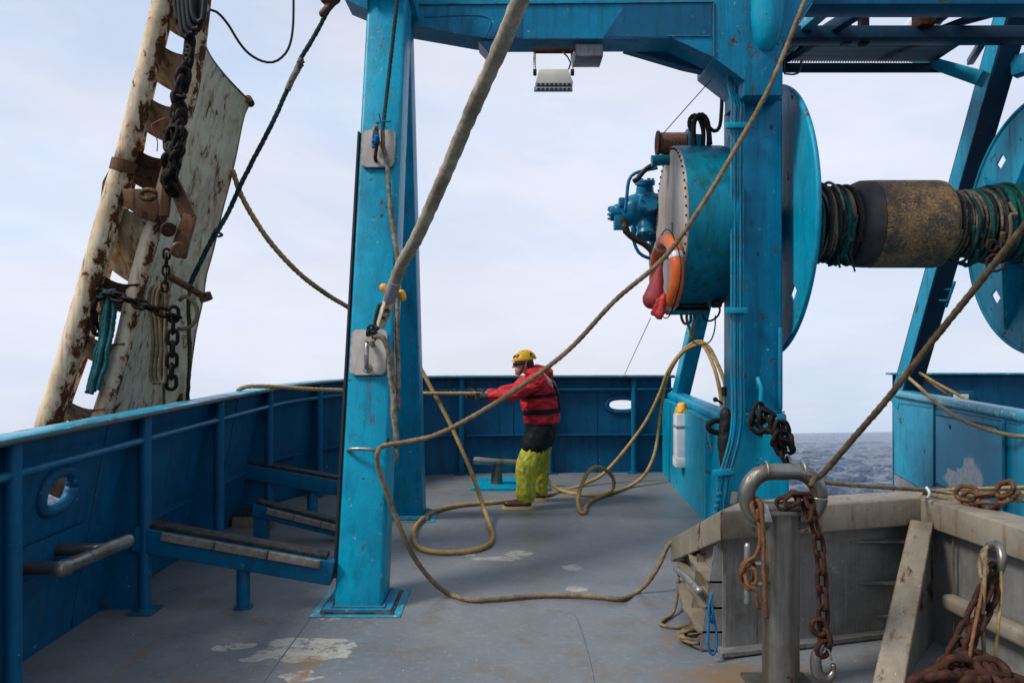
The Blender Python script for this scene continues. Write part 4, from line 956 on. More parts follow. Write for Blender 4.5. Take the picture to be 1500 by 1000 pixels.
wrap(2.66, 2.98, .39, 4, .026, GREENR, 31, .06); wrap(2.9, 3.3, .385, 5, .022, GREENR, 32, .06); wrap(3.0, 3.4, .38, 4, .026, BLACKR, 33, .06); wrap(2.7, 3.1, .40, 2, .016, DGREEN, 34, .07)
wrap(4.5, 5.0, .385, 3, .018, GREENR, 35, .05)
wrap(4.36, 4.85, .30, 10, .034, BLACKR, 8); wrap(4.37, 4.80, .335, 15, .018, BLACKR, 9, .02); wrap(4.40, 4.82, .35, 10, .017, GREYR, 10, .03)
wrap(4.80, 5.36, .33, 11, .032, GREENR, 11, .03); wrap(4.84, 5.36, .375, 9, .034, GREENR, 12, .03); wrap(4.78, 5.1, .39, 3, .022, BLACKR, 13, .03); wrap(5.1, 5.34, .40, 2, .03, GREENR, 14, .04)
obj('rope_tail', rope_bm(atl([(1228, 375), (1229, 384), (1231, 392)], 7.72), .012, wob=.012), BLACKR, ND, smooth=180)
obj('rope_tail', rope_bm(atl([(1247, 370), (1249, 382), (1252, 398)], 7.72), .010, wob=.012), BLACKR, ND, smooth=180)
random.seed(77)
for k in range(16):
    x = random.choice([random.uniform(2.68, 3.35), random.uniform(4.42, 5.3)]); a0 = random.uniform(2.2, 4.4); r0 = .385; pts = []
    for j in range(7):
        a = a0+j*random.uniform(.12, .32); rr_ = r0+random.uniform(-.01, .045); x += random.uniform(-.07, .07); x = min(5.33, max(2.66, x)) if x > 4 else min(3.40, max(2.66, x)); pts.append(V((x, NC.y+rr_*math.cos(a), NC.z+rr_*math.sin(a))))
    obj('rope_snarl', rope_bm(pts, random.choice([.014, .02, .026]), seg=8, wob=.01), random.choice([GREENR, TAND, BLACKR, GREENR, DGREEN]), ND, smooth=180)
obj('shackle_ring', tube([at(1458, 385, 7.5)+V((math.cos(t)*.085, 0, math.sin(t)*.08)) for t in [2*math.pi*i/24 for i in range(25)]], .014, 8), RUSTY, ND, smooth=180)
obj('shackle_ring', tube([at(1453, 360, 7.55)+V((math.cos(t)*.05, 0, math.sin(t)*.06)) for t in [2*math.pi*i/24 for i in range(25)]], .014, 8), RUSTY, ND, smooth=180)

# ------------------------------------------------------------ floodlight and box under the crossbeam
FL = thing('floodlight', 'cream deck floodlight hanging on two arms under the blue crossbeam', 'floodlight', at(811, 132, 7.2))
bm = prism([at(790, 101, 7.0), at(832, 101, 7.0), at(840, 121, 7.0), at(784, 123, 7.0)], (0, .22, 0), bev=.006); obj('housing', bm, plain('cream_lamp_shell', (.58, .56, .46), (.5, .48, .39), .45, 5, bump=.05), FL, smooth=35)
for i, y in enumerate((124, 131)):
    fr_ = boxo('lens_bar', at(811.5-i, y, 7.0-.004), (.325+.012*i, .05, .032), plain('grey_lamp_frame', (.35, .37, .40), None, .4, 5), FL)
    for k in range(8): boxo('lamp_lens', at(789+k*6.4, y, 6.968), (.024, .006, .022), BLACK, fr_, bev=0)
for x, x2 in ((783, 783), (838, 838)):
    obj('arm', tube([at(x, 75, 7.15), at(x, 100, 7.15), at(x2+1, 110, 7.1)], .012, 8), GALV, FL, smooth=180); obj('pivot', cyl(at(x-2, 106, 7.1), at(x+3, 106, 7.1), .028, 12), BLACK, FL, smooth=40)
baro('top_bracket', at(782, 74, 7.15), at(840, 74, 7.15), .06, .04, RUSTY, FL)
obj('cable', tube(atl([(824, 76), (832, 84), (836, 92), (833, 102)], 7.1), .007, 6), BLACK, FL, smooth=180)
tag(boxo('junction_box', at(861, 82, 7.3), (.25, .3, .11), PRIMER, bev=.008), 'flat grey box under the crossbeam right of the floodlight', 'box')
tag(obj('cable', tube(atl([(1149, 88), (1149, 106), (1151, 108), (1164, 109), (1172, 104), (1174, 88)], 7.3), .009, 6, .03), BLACK, smooth=180), 'black cable loop on the right edge of the winch post head', 'cable')

# ------------------------------------------------------------ grey coaming in the right foreground
CO = thing('coaming', 'weathered grey steel coaming wall with box rail round the near ramp end', 'wall', (1.9, 4.7, 0))
A1, A2, A3, A4 = V((1.255, 5.74, .30)), V((1.275, 4.55, .77)), V((2.57, 4.92, .77)), V((2.82, 3.0, .77))
def rail(a, b, w, h, m=GREYT): 
    bm = bmesh.new(); add_bar(bm, a, b, w, h, bev=.016); return obj('rail', bm, m, CO, smooth=35)
for bm in mitred([A1, A2+V((0, .05, 0)), A3+V((0, .05, 0)), A4+V((.02, 0, 0))], .22, .17): obj('rail', bm, GREYT, CO, smooth=35)
def plate(name, pts, vec, m=GREY, bev=0): return obj(name, prism(pts, vec, bev), m, CO)
plate('wall_plate', [(1.235, 4.60, .012), (2.52, 4.95, .012), (2.52, 4.95, .70), (1.235, 4.60, .70)], (-.01, .02, 0))
plate('wall_plate', [(1.22, 4.60, 0), (1.22, 5.66, 0), (1.22, 5.66, .25), (1.22, 4.60, .70)], (.015, 0, 0))
plate('wall_plate', [(2.54, 4.96, 0), (2.82, 2.9, 0), (2.82, 2.9, .70), (2.54, 4.96, .70)], (.015, 0, 0))
plate('base_flange', [(1.19, 4.50, .012), (2.42, 4.86, .012), (2.42, 4.95, .012), (1.19, 4.62, .012)], (0, 0, .022))
plate('end_rib', [(1.09, 4.62, .012), (1.225, 4.62, .012), (1.225, 4.62, .68), (1.185, 4.62, .68)], (0, .015, 0), GREY)
plate('end_rib', [(1.12, 5.02, .012), (1.225, 5.02, .012), (1.225, 5.02, .46), (1.17, 5.02, .46)], (0, .015, 0), GREYT)
for z, w in ((.40, .09), (.25, .12), (.11, .14)):
    plate('shelf', [(1.22, 4.62, z), (1.22, 5.60-.25*(z > .3), z), (1.22-w*.5, 5.60-.25*(z > .3), z), (1.22-w, 5.05, z), (1.22-w, 4.62, z)], (0, 0, .012), GREYT)
obj('grab_pipe', tube([(1.15, 5.58, .205), (1.12, 5.1, .29), (1.08, 4.58, .365)], .022, 12), GALV, CO, smooth=180)
# buttress
bt, bb = V((2.45, 4.76, .72)), V((1.92, 4.08, 0))
bm = bmesh.new(); add_bar(bm, bb, bt, .15, .035, up=V((0, 0, 1)), bev=.006, w2=.125); obj('buttress_flange', bm, GREYT, CO, smooth=35)
plate('buttress_web', [bb+V((.04, .03, 0)), V((2.56, 4.84, 0)), V((2.56, 4.84, .70)), bt+V((.02, .02, 0))], (.012, -.006, 0))
for z, w in ((.585, .36), (.33, .30), (.12, .18)):
    y0 = 4.60+(2.25-1.235)*.287
    plate('fin', [(2.40, y0+.02, z), (2.40-w, y0+.02-w*.27, z), (2.40-w*.5, y0-.03-w*.14, z), (2.40, y0-.09, z)], (0, 0, .010))
bm = bmesh.new(); add_bar(bm, (2.52, 4.62, .30), (2.76, 2.95, .30), .09, .09, bev=.028); obj('ledge', bm, GREYT, CO, smooth=35)
plate('wall_seam', [(2.555, 4.60, .02), (2.555, 4.61, .02), (2.555, 4.61, .69), (2.555, 4.60, .69)], (-.006, 0, 0), GREYT)
obj('hanger_hook', tube(atl([(1449, 800, 3.95), (1462, 798, 3.9), (1468, 815, 3.85), (1464, 835, 3.85), (1452, 850, 3.9)], 4), .022, 12, .02), STEEL, CO, smooth=180)

# bollard with loop
BL = thing('bollard', 'stainless pipe bollard with oval tube ring on top in front of the coaming', 'bollard', (1.40, 4.15, 0))
bx, by = 1.40, 4.15
obj('pipe', cyl((bx, by, 0), (bx, by, .925), .094, 40), STEEL, BL, smooth=40)
boxo('base_plate', (bx, by, .010), (.34, .30, .018), STEEL, BL)
for sx in (-.14, .14): obj('base_bolt', cyl((bx+sx, by-.12, .019), (bx+sx, by-.12, .04), .014, 6), STEEL, BL)
boxo('top_plate', (bx+.005, by-.01, .930), (.24, .20, .022), STEEL, BL, rot=(.05, 0, 0), bev=.006)
c = at(1147, 727, 4.13); hw, hh, rr = .228-.04, .172-.04, .043; pts = []
cr_ = hh
for k in range(64+1):
    t = 2*math.pi*k/64; st = hw-cr_; pts.append(c+V(((st if math.cos(t) >= 0 else -st)+cr_*math.cos(t), 0, hh*math.sin(t)*.98)))
bm = bmesh.new(); pts2 = smooth_path(pts, .012); add_tube(bm, pts2, rr, 24, raw=True); obj('ring', bm, STEEL, BL, smooth=180)
for px in (1122, 1176): obj('weld_ring', lathe([(-.004, rr), (0, rr+.004), (.004, rr)], at(px, 688, 4.13)+V((0, 0, 0)), (1, 0, 0), 24, cap=False), GALV, BL, smooth=60)
obj('cross_pipe', cyl(at(1108, 745, 4.10), at(1186, 743, 4.10), .036, 24), STEEL, BL, smooth=40)
for px in (1124, 1180): obj('gusset', prism([at(px, 738, 4.04), at(px-4, 738, 4.04), at(px-4, 764, 4.02), at(px+8, 764, 4.02)], (0, .03, 0)), GALV, BL)
KP = thing('cleat_pin', 'short upright stainless pin on stubs beside the pipe bollard', 'cleat', at(1095, 888, 4.1))
obj('pin', lathe([(0, .005), (.01, .017), (.30, .017), (.315, .012), (.32, .003)], at(1095, 886, 4.08), (0, 0, 1), 16), GALV, KP, smooth=50)
for y in (826, 855): obj('stub', cyl(at(1095, y, 4.08), at(1120, y, 4.1), .014, 12), GALV, KP, smooth=40)

# things hung on the bollard
tag(obj('rope', rope_bm(atl([(1112, 762, 4.02), (1102, 742, 4.05), (1108, 730, 4.16), (1114, 738, 4.02), (1117, 760, 4.0), (1119, 800, 4.0), (1119, 850, 4.0), (1121, 880, 4.0), (1123, 905, 4.0)], 4), .012, wob=.004), RROPE, smooth=180), 'rust stained rope end hanging straight down in front of the bollard pipe', 'rope')
kn = [(1110, 745, 4.03), (1114, 790, 4.02), (1106, 815, 4.02), (1094, 822, 4.0), (1087, 840, 4.03), (1096, 852, 4.12), (1106, 838, 4.1), (1100, 820, 4.02), (1088, 826, 4.02), (1086, 848, 4.06), (1098, 862, 4.04), (1108, 850, 4.0), (1104, 832, 4.0), (1092, 836, 4.02), (1096, 858, 4.0), (1106, 862, 4.0), (1109, 880, 4.0), (1111, 892, 4.0)]
tag(obj('rope', rope_bm(atl(kn, 4), .0115, wob=.003), RROPE, smooth=180), 'rust stained rope knotted round the upright pin beside the bollard', 'rope')
CH = chain('rusty chain hanging from the bollard ring with a steel hook at its end', atl([(1152, 735, 4.06), (1166, 726, 4.04), (1180, 728, 4.03), (1186, 748, 4.02), (1194, 772, 4.0), (1200, 800, 3.98), (1204, 850, 3.97), (1206, 895, 3.96), (1206, 928, 3.96)], 4), .082, .058, .0115, RUSTY, jit=.25)
ch2 = [(1160, 733, 4.0), (1174, 722, 4.02), (1186, 732, 4.0), (1184, 752, 3.98)]
chain(None, atl(ch2, 4), .06, .05, .011, RUSTY, parent=CH, jit=.5)
chain(None, atl([(1200, 918, 3.93), (1212, 934, 3.93), (1206, 950, 3.93)], 4), .055, .07, .013, RUSTY, parent=CH, jit=.5)
HK = thing('chain_hook', 'worn steel hook hanging at the bottom of the rusty bollard chain', 'hook', at(1206, 998, 3.94))
hk = [(1208, 940), (1200, 950), (1195, 965), (1198, 985), (1210, 994), (1220, 986), (1221, 972)]
obj('hook', tube(atl(hk, 3.94), lambda t: .013+.016*math.sin(math.pi*min(1, t*1.1))**.6 if t < .9 else .013, 14, .01), STEEL, HK, smooth=180)
obj('latch', tube(atl([(1206, 948), (1214, 952), (1218, 966)], 3.93), .006, 8, .01), GALV, HK, smooth=180)
# lines from the ring to the right
tag(rope(None, atl([(1188, 712, 4.02), (1193, 700, 4.05), (1205, 694, 4.1), (1250, 642, 3.95), (1300, 584, 3.8), (1360, 507, 3.62), (1430, 420, 3.42), (1500, 332, 3.25), (1580, 230, 3.1)], 4), .0165, DROPE), 'dark brown laid rope rising from the bollard ring to the upper right', 'rope')
tag(rope(None, atl([(1186, 708, 4.2), (1200, 702, 4.22), (1214, 707, 4.25), (1260, 711, 4.4), (1320, 715, 4.65), (1370, 719, 4.82), (1420, 726, 4.75), (1434, 728, 4.70)], 4), .0135, TAND), 'grey tan laid rope from the bollard ring along the coaming top', 'rope')
tag(rope(None, atl([(1352, 722, 4.8), (1372, 727, 4.78), (1395, 732, 4.75), (1420, 736, 4.7), (1436, 738, 4.66)], 4), .011, TAND), 'frayed rope tail lying on the coaming corner', 'rope')
tag(obj('cable_tie', tube(atl([(1357, 713, 4.72), (1362, 722, 4.70), (1359, 729, 4.72)], 4), .008, 8, .01), WHITE, smooth=180), 'white tie round the rope at the coaming corner', 'tie')
SH = chain('dark rusty shackle links joining the rope to the two yellow lines', atl([(1416, 722, 4.62), (1436, 728, 4.58), (1452, 722, 4.52), (1472, 716, 4.45)], 4), .085, .085, .014, BROWNR, jit=.6)
chain(None, atl([(1422, 730, 4.60), (1444, 740, 4.5), (1462, 738, 4.45), (1476, 728, 4.42)], 4), .08, .08, .013, BROWNR, parent=SH, jit=.6)
tag(rope(None, atl([(1466, 722, 4.50), (1500, 722, 4.42), (1560, 723, 4.2), (1700, 726, 3.9)], 4), .0125, GOLD), 'upper of two yellow lines leading right from the shackle', 'rope')
tag(rope(None, atl([(1462, 731, 4.48), (1500, 733, 4.40), (1560, 736, 4.2), (1700, 742, 3.9)], 4), .0125, GOLD), 'lower of two yellow lines leading right from the shackle', 'rope')
tag(rope(None, atl([(1202, 734, 4.95), (1260, 730, 5.0), (1320, 726, 5.1), (1352, 720, 5.15), (1420, 716, 5.2), (1560, 712, 5.2)], 4), .0135, GOLD), 'upper yellow line lying behind the coaming rail', 'rope')
tag(rope(None, atl([(1202, 741, 4.86), (1260, 737, 4.92), (1330, 732, 5.02), (1400, 727, 5.1), (1560, 724, 5.1)], 4), .0125, GOLD), 'lower yellow line lying behind the coaming rail', 'rope')
# right foreground chain pile
CP = chain('rusty chain hanging from the hook on the right coaming wall into a pile', atl([(1452, 842, 3.84), (1440, 870, 3.8), (1428, 895, 3.78), (1414, 925, 3.72), (1396, 955, 3.68), (1376, 990, 3.6), (1360, 1020, 3.5)], 4), .095, .066, .0135, RUSTY, jit=.25)
chain(None, atl([(1454, 846, 3.86), (1452, 875, 3.82), (1436, 905, 3.74), (1422, 940, 3.66), (1404, 980, 3.58), (1390, 1015, 3.5)], 4), .095, .066, .0135, RUSTY, parent=CP, jit=.3)
for k, (x, y, d) in enumerate(((1400, 985, 3.5), (1425, 970, 3.6), (1450, 985, 3.5), (1440, 1005, 3.4), (1380, 1000, 3.4), (1470, 1000, 3.5), (1415, 1010, 3.4))):
    chain(None, atl([(x-22, y+4, d), (x, y-8, d), (x+20, y+5, d+.03)], 4), .10, .085, .020, RUSTY, parent=CP, jit=1.2)
tag(rope(None, atl([(1466, 830, 3.84), (1467, 870, 3.8), (1462, 920, 3.75), (1456, 985, 3.7)], 4), .008, GOLD, pitch=.04), 'thin tan twisted cord hanging right of the chain on the coaming wall', 'cord')
tag(rope(None, atl([(1440, 805, 3.9), (1434, 830, 3.84), (1440, 850, 3.8), (1436, 880, 3.74), (1424, 940, 3.6), (1418, 985, 3.55)], 4), .009, RROPE, pitch=.045), 'rust stained twisted cord hanging in front of the chain', 'cord')
tag(rope(None, atl([(1447, 800, 3.88), (1440, 815, 3.8), (1446, 835, 3.78), (1438, 845, 3.8), (1436, 820, 3.84), (1444, 808, 3.8), (1440, 905, 3.74), (1442, 965, 3.7)], 4), .010, TAND, pitch=.05), 'knotted tan cord tied round the coaming hook', 'cord')

# blue and brown rope by the coaming end
tag(rope(None, [at(1044, 868, 4.52), at(1039, 885, 4.5), at(1038, 915, 4.48), at(1037, 940, 4.46), at(1040, 955, 4.46), at(1046, 957, 4.46), at(1050, 940, 4.48), at(1048, 915, 4.5), at(1042, 893, 4.52), at(1039, 903, 4.5), at(1045, 912, 4.5), at(1043, 890, 4.5), at(1038, 893, 4.52)], .0085, BLUER), 'bright blue rope loop hanging from the grab pipe to the deck', 'rope')
pts = [at(1006, 832, 5.55), at(995, 838, 5.6), at(993, 860, 5.5), at(990, 885, 5.3), deck(984, 900, .015), deck(972, 908, .014), deck(968, 914, .014), deck(985, 918, .014), deck(1000, 918, .014), deck(1015, 917, .014)]
random.seed(5)
for k in range(34):
    a = k*.95; ex = 21+4*math.sin(k*2.1); ey = 9+3*math.cos(k*1.3); p = deck(1018+ex*math.cos(a), 930+ey*math.sin(a), .014+.010*(k % 4)); pts.append(p)
tag(rope(None, pts, .0115, TAND, pitch=.07), 'tan rope heaped in a small coil on the deck by the coaming', 'rope')
tag(obj('ribbon', tube([deck(1024, 932, .06), deck(1030, 930, .07), deck(1036, 931, .06)], .007, 6, .01), plain('red_tape', (.5, .02, .04), None, .5, 5), smooth=180), 'tiny red tape on the small rope coil', 'tape')

# ------------------------------------------------------------ pad eyes, rod and gear on the front gantry leg
def padeye(c, w, h, lab):
    t = thing('pad_eye', lab, 'pad eye', c+V((0, 0, -h/2))); tl = math.atan2(1.26, 4.72)
    bm = bmesh.new(); q = []; r = .045
    for (sx, sz) in ((1, 1), (-1, 1), (-1, -1), (1, -1)):
        for k in range(6):
            a = {(1, 1): 0, (-1, 1): 90, (-1, -1): 180, (1, -1): 270}[(sx, sz)]+k*18; q.append(V((sx*(w/2-r)+r*math.cos(R(a)), 0, sz*(h/2-r)+r*math.sin(R(a)))))
    m3 = Euler((-tl, 0, 0)).to_matrix(); add_prism(bm, [m3 @ p+c for p in q], m3 @ V((0, -.014, 0))); bmesh.ops.bevel(bm, geom=bm.edges[:], offset=.003, segments=2, affect='EDGES')
    obj('plate', bm, PLATE, t, smooth=30); return t, m3
def legd(z): return 5.300+.2675*z
z = 1.72; c = V((at(541, 514, 5.78).x, legd(z)-.003, z)); PE, m3 = padeye(c, .265, .34, 'lower steel pad eye plate on the front gantry leg holding the grey hawser')
obj('eye', tube([m3 @ p+c for p in [V((0, -.01, -.12)), V((0, -.06, -.115)), V((0, -.085, -.05)), V((0, -.085, .03)), V((0, -.05, .08)), V((0, -.01, .09))]], .018, 14, .01), GALV, PE, smooth=180)
obj('weld_foot', lathe([(0, .035), (.012, .028)], m3 @ V((0, -.014, -.12))+c, m3 @ V((0, -1, 0)), 16), GALV, PE, smooth=40)
z = 3.29; c2 = V((at(555, 220, 6.2).x, legd(z)-.003, z)); PE2, m3 = padeye(c2, .265, .32, 'upper steel pad eye plate on the front gantry leg with blue lashing')
obj('eye', tube([m3 @ p+c2 for p in [V((-.01, -.01, -.11)), V((-.01, -.06, -.10)), V((0, -.07, .0)), V((0, -.02, .06))]], .014, 12, .01), RUSTY, PE2, smooth=180)
tag(obj('bent_rod', tube(atl([(509, 662, 5.66), (512, 658, 5.54), (530, 657, 5.50), (548, 659, 5.50), (553, 661, 5.56)], 5), .013, 12, .02), GALV, smooth=180), 'bent steel rod across the front gantry leg at waist height', 'rod')

# hawser and termination
tag(rope(None, atl([(800, -80, 3.3), (760, 5, 3.55), (735, 65, 3.75), (690, 165, 4.15), (650, 260, 4.55), (612, 345, 4.95), (588, 388, 5.22), (577, 416, 5.38)], 4), .0425, HAWSER, lobes=3, seg=24, depth=.17, pitch=.34), 'thick grey hawser running steeply from the pad eye up over the camera', 'hawser')
TH = thing('hawser_clamp', 'grey sleeve and worn white clamp at the lower end of the thick hawser', 'clamp', at(556, 478, 5.5))
obj('sleeve', cyl(at(579, 412, 5.34), at(570, 440, 5.43), .044, 24, bev=.004), PRIMER, TH, smooth=40)
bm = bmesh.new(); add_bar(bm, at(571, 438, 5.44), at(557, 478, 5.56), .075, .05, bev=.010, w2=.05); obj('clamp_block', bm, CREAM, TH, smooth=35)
for (x, y) in ((567, 455), (562, 466)): boxo('slot', at(x, y, 5.455), (.028, .02, .026), BLACK, TH, rot=(0, .4, 0), bev=0)
obj('plastic_tag', blob([('c', at(562, 421, 5.45), .030, at(568, 428, 5.45), .026)], .008, 2), YEL, TH, smooth=180)
obj('plastic_tag', blob([('c', at(588, 430, 5.45), .030, at(590, 436, 5.45), .026)], .008, 2), YEL, TH, smooth=180)
random.seed(9)
def tangle(c, n, spread, d0, r, m, lab, cat='lashing'):
    pts = [at(c[0]+random.uniform(-spread[0], spread[0]), c[1]+random.uniform(-spread[1], spread[1]), d0+random.uniform(-.05, .04)) for _ in range(n)]
    return tag(obj('lashing', rope_bm(pts, r, seg=8), m, smooth=180), lab, cat)
tangle((546, 490), 22, (10, 12), 5.60, .011, DGREEN, 'dark frayed lashing knotted at the lower pad eye')
tangle((541, 500), 9, (7, 6), 5.56, .014, GREYR, 'grey rope turns round the lower pad eye')
tag(rope(None, atl([(548, 486, 5.62), (550, 466, 5.62), (556, 446, 5.62), (562, 452, 5.6), (556, 470, 5.58), (548, 488, 5.56)], 5), .014, DGREEN), 'short dark loop joining the hawser clamp to its lashing', 'rope')
tag(rope(None, atl([(546, 494, 5.58), (556, 492, 5.55), (564, 500, 5.55), (569, 515, 5.56), (572, 550, 5.56), (577, 590, 5.55), (580, 640, 5.52), (579, 655, 5.52)], 5), .021, GREYR, lobes=4, wob=.006), 'mottled grey rope hanging from the lower pad eye beside the leg', 'rope')
tag(rope(None, atl([(574, 515, 5.62), (577, 560, 5.6), (575, 610, 5.58), (582, 650, 5.52), (580, 678, 5.5)], 5), .012, GREYR, wob=.01), 'thin frayed grey strand hanging along the leg corner', 'rope')
tag(rope(None, atl([(560, 192, 6.10), (562, 215, 6.1), (568, 245, 6.1), (570, 290, 6.05), (575, 330, 6.0), (582, 380, 5.95), (583, 440, 5.9), (582, 500, 5.85), (583, 550, 5.8), (583, 600, 5.75)], 5), .019, GREYR, lobes=4, wob=.006), 'mottled grey rope hanging from the upper pad eye down the leg', 'rope')
tag(rope(None, atl([(588, -60, 6.4), (582, 0, 6.3), (572, 90, 6.25), (564, 160, 6.2), (560, 196, 6.14)], 5), .0165, DGREEN), 'dark green rope coming down to the upper pad eye', 'rope')
tangle((550, 206), 16, (5, 11), 6.08, .012, BLUER, 'blue lashing wound round the upper pad eye'); tangle((551, 190), 7, (3, 6), 6.10, .016, GREYR, 'grey rope eye above the blue lashing')
tag(obj('lashing', tube(atl([(555, 166), (557, 180), (549, 180), (562, 178), (572, 178)], 6.1), .006, 6, .02), BLUER, smooth=180), 'thin blue twine ends above the upper pad eye', 'twine')

# ------------------------------------------------------------ long ropes
tag(rope(None, atl([(1215, -70, 5.7), (1180, 0, 5.6), (1130, 122, 5.55), (1085, 205, 5.5), (1035, 290, 5.5), (975, 375, 5.5), (900, 441, 5.5), (830, 515, 5.5), (740, 581, 5.5), (650, 632, 5.5), (600, 646, 5.5), (565, 652, 5.46), (554, 660, 5.42)], 5)
         + [at(553, 680, 5.44), at(560, 702, 5.46), at(578, 752, 5.5), at(600, 804, 5.52), at(624, 840, 5.54), deck(652, 866, .03), deck(688, 878, .02), deck(728, 877, .02), deck(790, 872, .02), deck(843, 872, .02), deck(877, 874, .02), deck(910, 877, .02), at(930, 869, 5.68), at(950, 851, 5.7), at(967, 824, 5.72), at(978, 800, 5.74), at(990, 790, 5.72), at(1004, 788, 5.6)], .0185, TAND, pitch=.13), 'long tan rope from the upper right down to the front leg and over the deck', 'rope')
c2r = [at(798, 696, 9.5), at(810, 711, 9.5), deck(828, 720, .02), deck(855, 724.5, .02), deck(880, 725.5, .02), at(896, 718, 9.3), at(899, 703, 9.25), at(890, 690, 9.15), at(875, 684, 9.0), at(864, 689, 8.9), at(855, 703, 8.8), at(847, 728, 8.6), deck(849, 747, .02), deck(856, 751, .02), deck(861, 738, .02), deck(880, 727, .02), deck(905, 719, .02), at(923, 712, 9.8), at(945, 694, 10.0), at(959, 664, 10.15), at(965, 628, 10.2), at(972, 574, 10.1), at(981, 545, 10.0), at(998, 518, 9.85), at(1020, 505, 9.75), at(1032, 508, 9.6), at(1045, 535, 9.2), at(1054, 568, 8.8), at(1058, 600, 8.5)]
tag(rope(None, c2r, .024, GOLD, pitch=.16, seg=10), 'yellow line looping on the deck right of the worker and up over the brace', 'rope')
c1r = [at(341, 250, 6.7), at(352, 283, 6.7), at(372, 320, 6.7), at(400, 360, 6.75), at(440, 402, 6.9), at(480, 432, 7.2), at(510, 450, 7.5), at(560, 482, 8.2), at(596, 512, 8.75), at(609, 527, 8.75), at(630, 565, 8.6), at(660, 622, 8.45), at(690, 690, 8.3), at(706, 735, 8.1), deck(718, 770, .03), deck(722, 785, .024), deck(714, 798, .024), deck(690, 806, .024), deck(650, 809, .024), deck(617, 803, .024), deck(606, 788, .024), deck(611, 768, .024), deck(634, 750, .024), deck(672, 740, .024), deck(740, 734, .024), deck(800, 725, .024), at(825, 720, 9.6), at(858, 708, 9.9), at(890, 688, 10.1), at(941, 625, 10.15), at(966, 577, 10.1), at(979, 543, 10.0), at(1000, 514, 9.85), at(1022, 500, 9.75), at(1038, 508, 9.6), at(1050, 530, 9.2), at(1060, 555, 8.8), at(1066, 580, 8.5)]
tag(rope(None, c1r, .024, GOLD, pitch=.16, seg=10), 'long yellow line from the trawl door across the deck in a loop before the worker', 'rope')
tag(rope(None, [at(x, y, d) for x, y, d in ((716, 577, 8.52), (690, 576, 8.5), (640, 576, 8.48), (600, 575.5, 8.45), (540, 573, 8.1), (500, 571.5, 7.85), (450, 569.5, 7.65), (400, 566, 7.5), (372, 565.5, 7.42), (358, 567, 7.40), (348, 573, 7.42), (345, 590, 7.5))], .022, TAN, pitch=.15, seg=10), 'tan line the worker pulls in over the left rail', 'rope')
tag(rope(None, atl([(494, -12, 6.7), (478, 20, 6.7), (462, 50, 6.7), (440, 88, 6.65), (415, 145, 6.6), (395, 188, 6.55), (355, 265, 6.5), (332, 315, 6.45), (310, 352, 6.4), (293, 385, 6.4), (278, 418, 6.4)], 6), .021, DGREEN, wob=.004), 'dark green rope from the block at the top down to the trawl door', 'rope')
tag(rope(None, atl([(441, 86, 6.62), (438, 98, 6.62), (428, 116, 6.6), (421, 132, 6.6)], 6), .028, GREYR, pitch=.05), 'pale whipping wound round the upper green rope', 'whipping')
tag(obj('block', blob([('e', at(484, -2, 6.7), (.09, .06, .06)), ('c', at(488, 4, 6.7), .03, at(473, 20, 6.7), .035)], .01, 2), BROWNR, smooth=180), 'rusty shackle block at the top of the dark green rope', 'block')
tag(obj('lashing', rope_bm(atl([(310, 344), (322, 336), (316, 346), (326, 344), (313, 338)], 6.36), .010), DGREEN, smooth=180), 'frayed green lashing low on the dark green rope', 'lashing'); tag(obj('lashing', rope_bm(atl([(436, 90), (444, 96), (436, 98), (446, 90)], 6.6), .009), DGREEN, smooth=180), 'frayed green lashing high on the dark green rope', 'lashing')
tag(obj('cable', tube(atl([(288, 8), (305, 14), (318, 18), (334, 36), (350, 62), (366, 80), (388, 91), (406, 89), (422, 72), (429, 40), (430, -20)], 6.2), .010, 8, .04), BLACK, smooth=180), 'black cable sagging in a loop from the trawl frame to the top', 'cable')
tag(rope(None, atl([(1322, 545, 11.2), (1345, 565, 10.4), (1375, 592, 9.4), (1400, 610, 8.9), (1440, 627, 8.3), (1475, 636, 7.9), (1500, 639, 7.7), (1600, 640, 7.0)], 9), .024, TAN, pitch=.16, seg=10), 'pale tan rope sagging in front of the far right bulwark', 'rope')
tag(rope(None, atl([(1346, 545, 11.0), (1372, 561, 10.8), (1398, 575, 10.6), (1418, 586, 10.4)], 9), .022, GOLD, pitch=.15, seg=9), 'upper rope behind the raked leg dropping into the far deck', 'rope'); tag(rope(None, atl([(1346, 550, 11.1), (1368, 564, 11), (1390, 580, 10.8), (1400, 590, 10.6)], 9), .020, TAND, pitch=.15, seg=9), 'lower rope behind the raked leg dropping into the far deck', 'rope')

# ------------------------------------------------------------ gear on the winch post
tag(obj('post_hook', tube(atl([(1114, 640, 7.18), (1114, 600, 7.16), (1115, 570, 7.16), (1112, 560, 7.18), (1110, 554, 7.22), (1112, 570, 7.26)], 7), .020, 12, .02), BLUE, smooth=180), 'blue hook rod standing off the winch post', 'hook')
PC = chain('dark oily chain bunched over the hook on the winch post', atl([(1110, 600, 7.12), (1102, 612, 7.1), (1106, 626, 7.1), (1122, 630, 7.08), (1132, 612, 7.08), (1122, 600, 7.1), (1116, 614, 7.06), (1130, 632, 7.04), (1142, 642, 7.02), (1150, 628, 7.02), (1140, 622, 7.0), (1146, 650, 7.0), (1158, 658, 7.0), (1156, 640, 6.98), (1136, 640, 6.98), (1150, 670, 6.98)], 7), .095, .085, .019, DARKCH, jit=.9)
tag(obj('carabiner', tube([at(1153, 678, 6.97)+V((math.cos(t)*.03, 0, math.sin(t)*.07)) for t in [2*math.pi*i/20 for i in range(21)]], .011, 8, .01), GALV, smooth=180), 'steel carabiner at the end of the dark chain on the post', 'carabiner')
LV = thing('control_lever', 'black control lever with ball knob beside the pipe bundle', 'lever', at(1062, 600, 7.5))
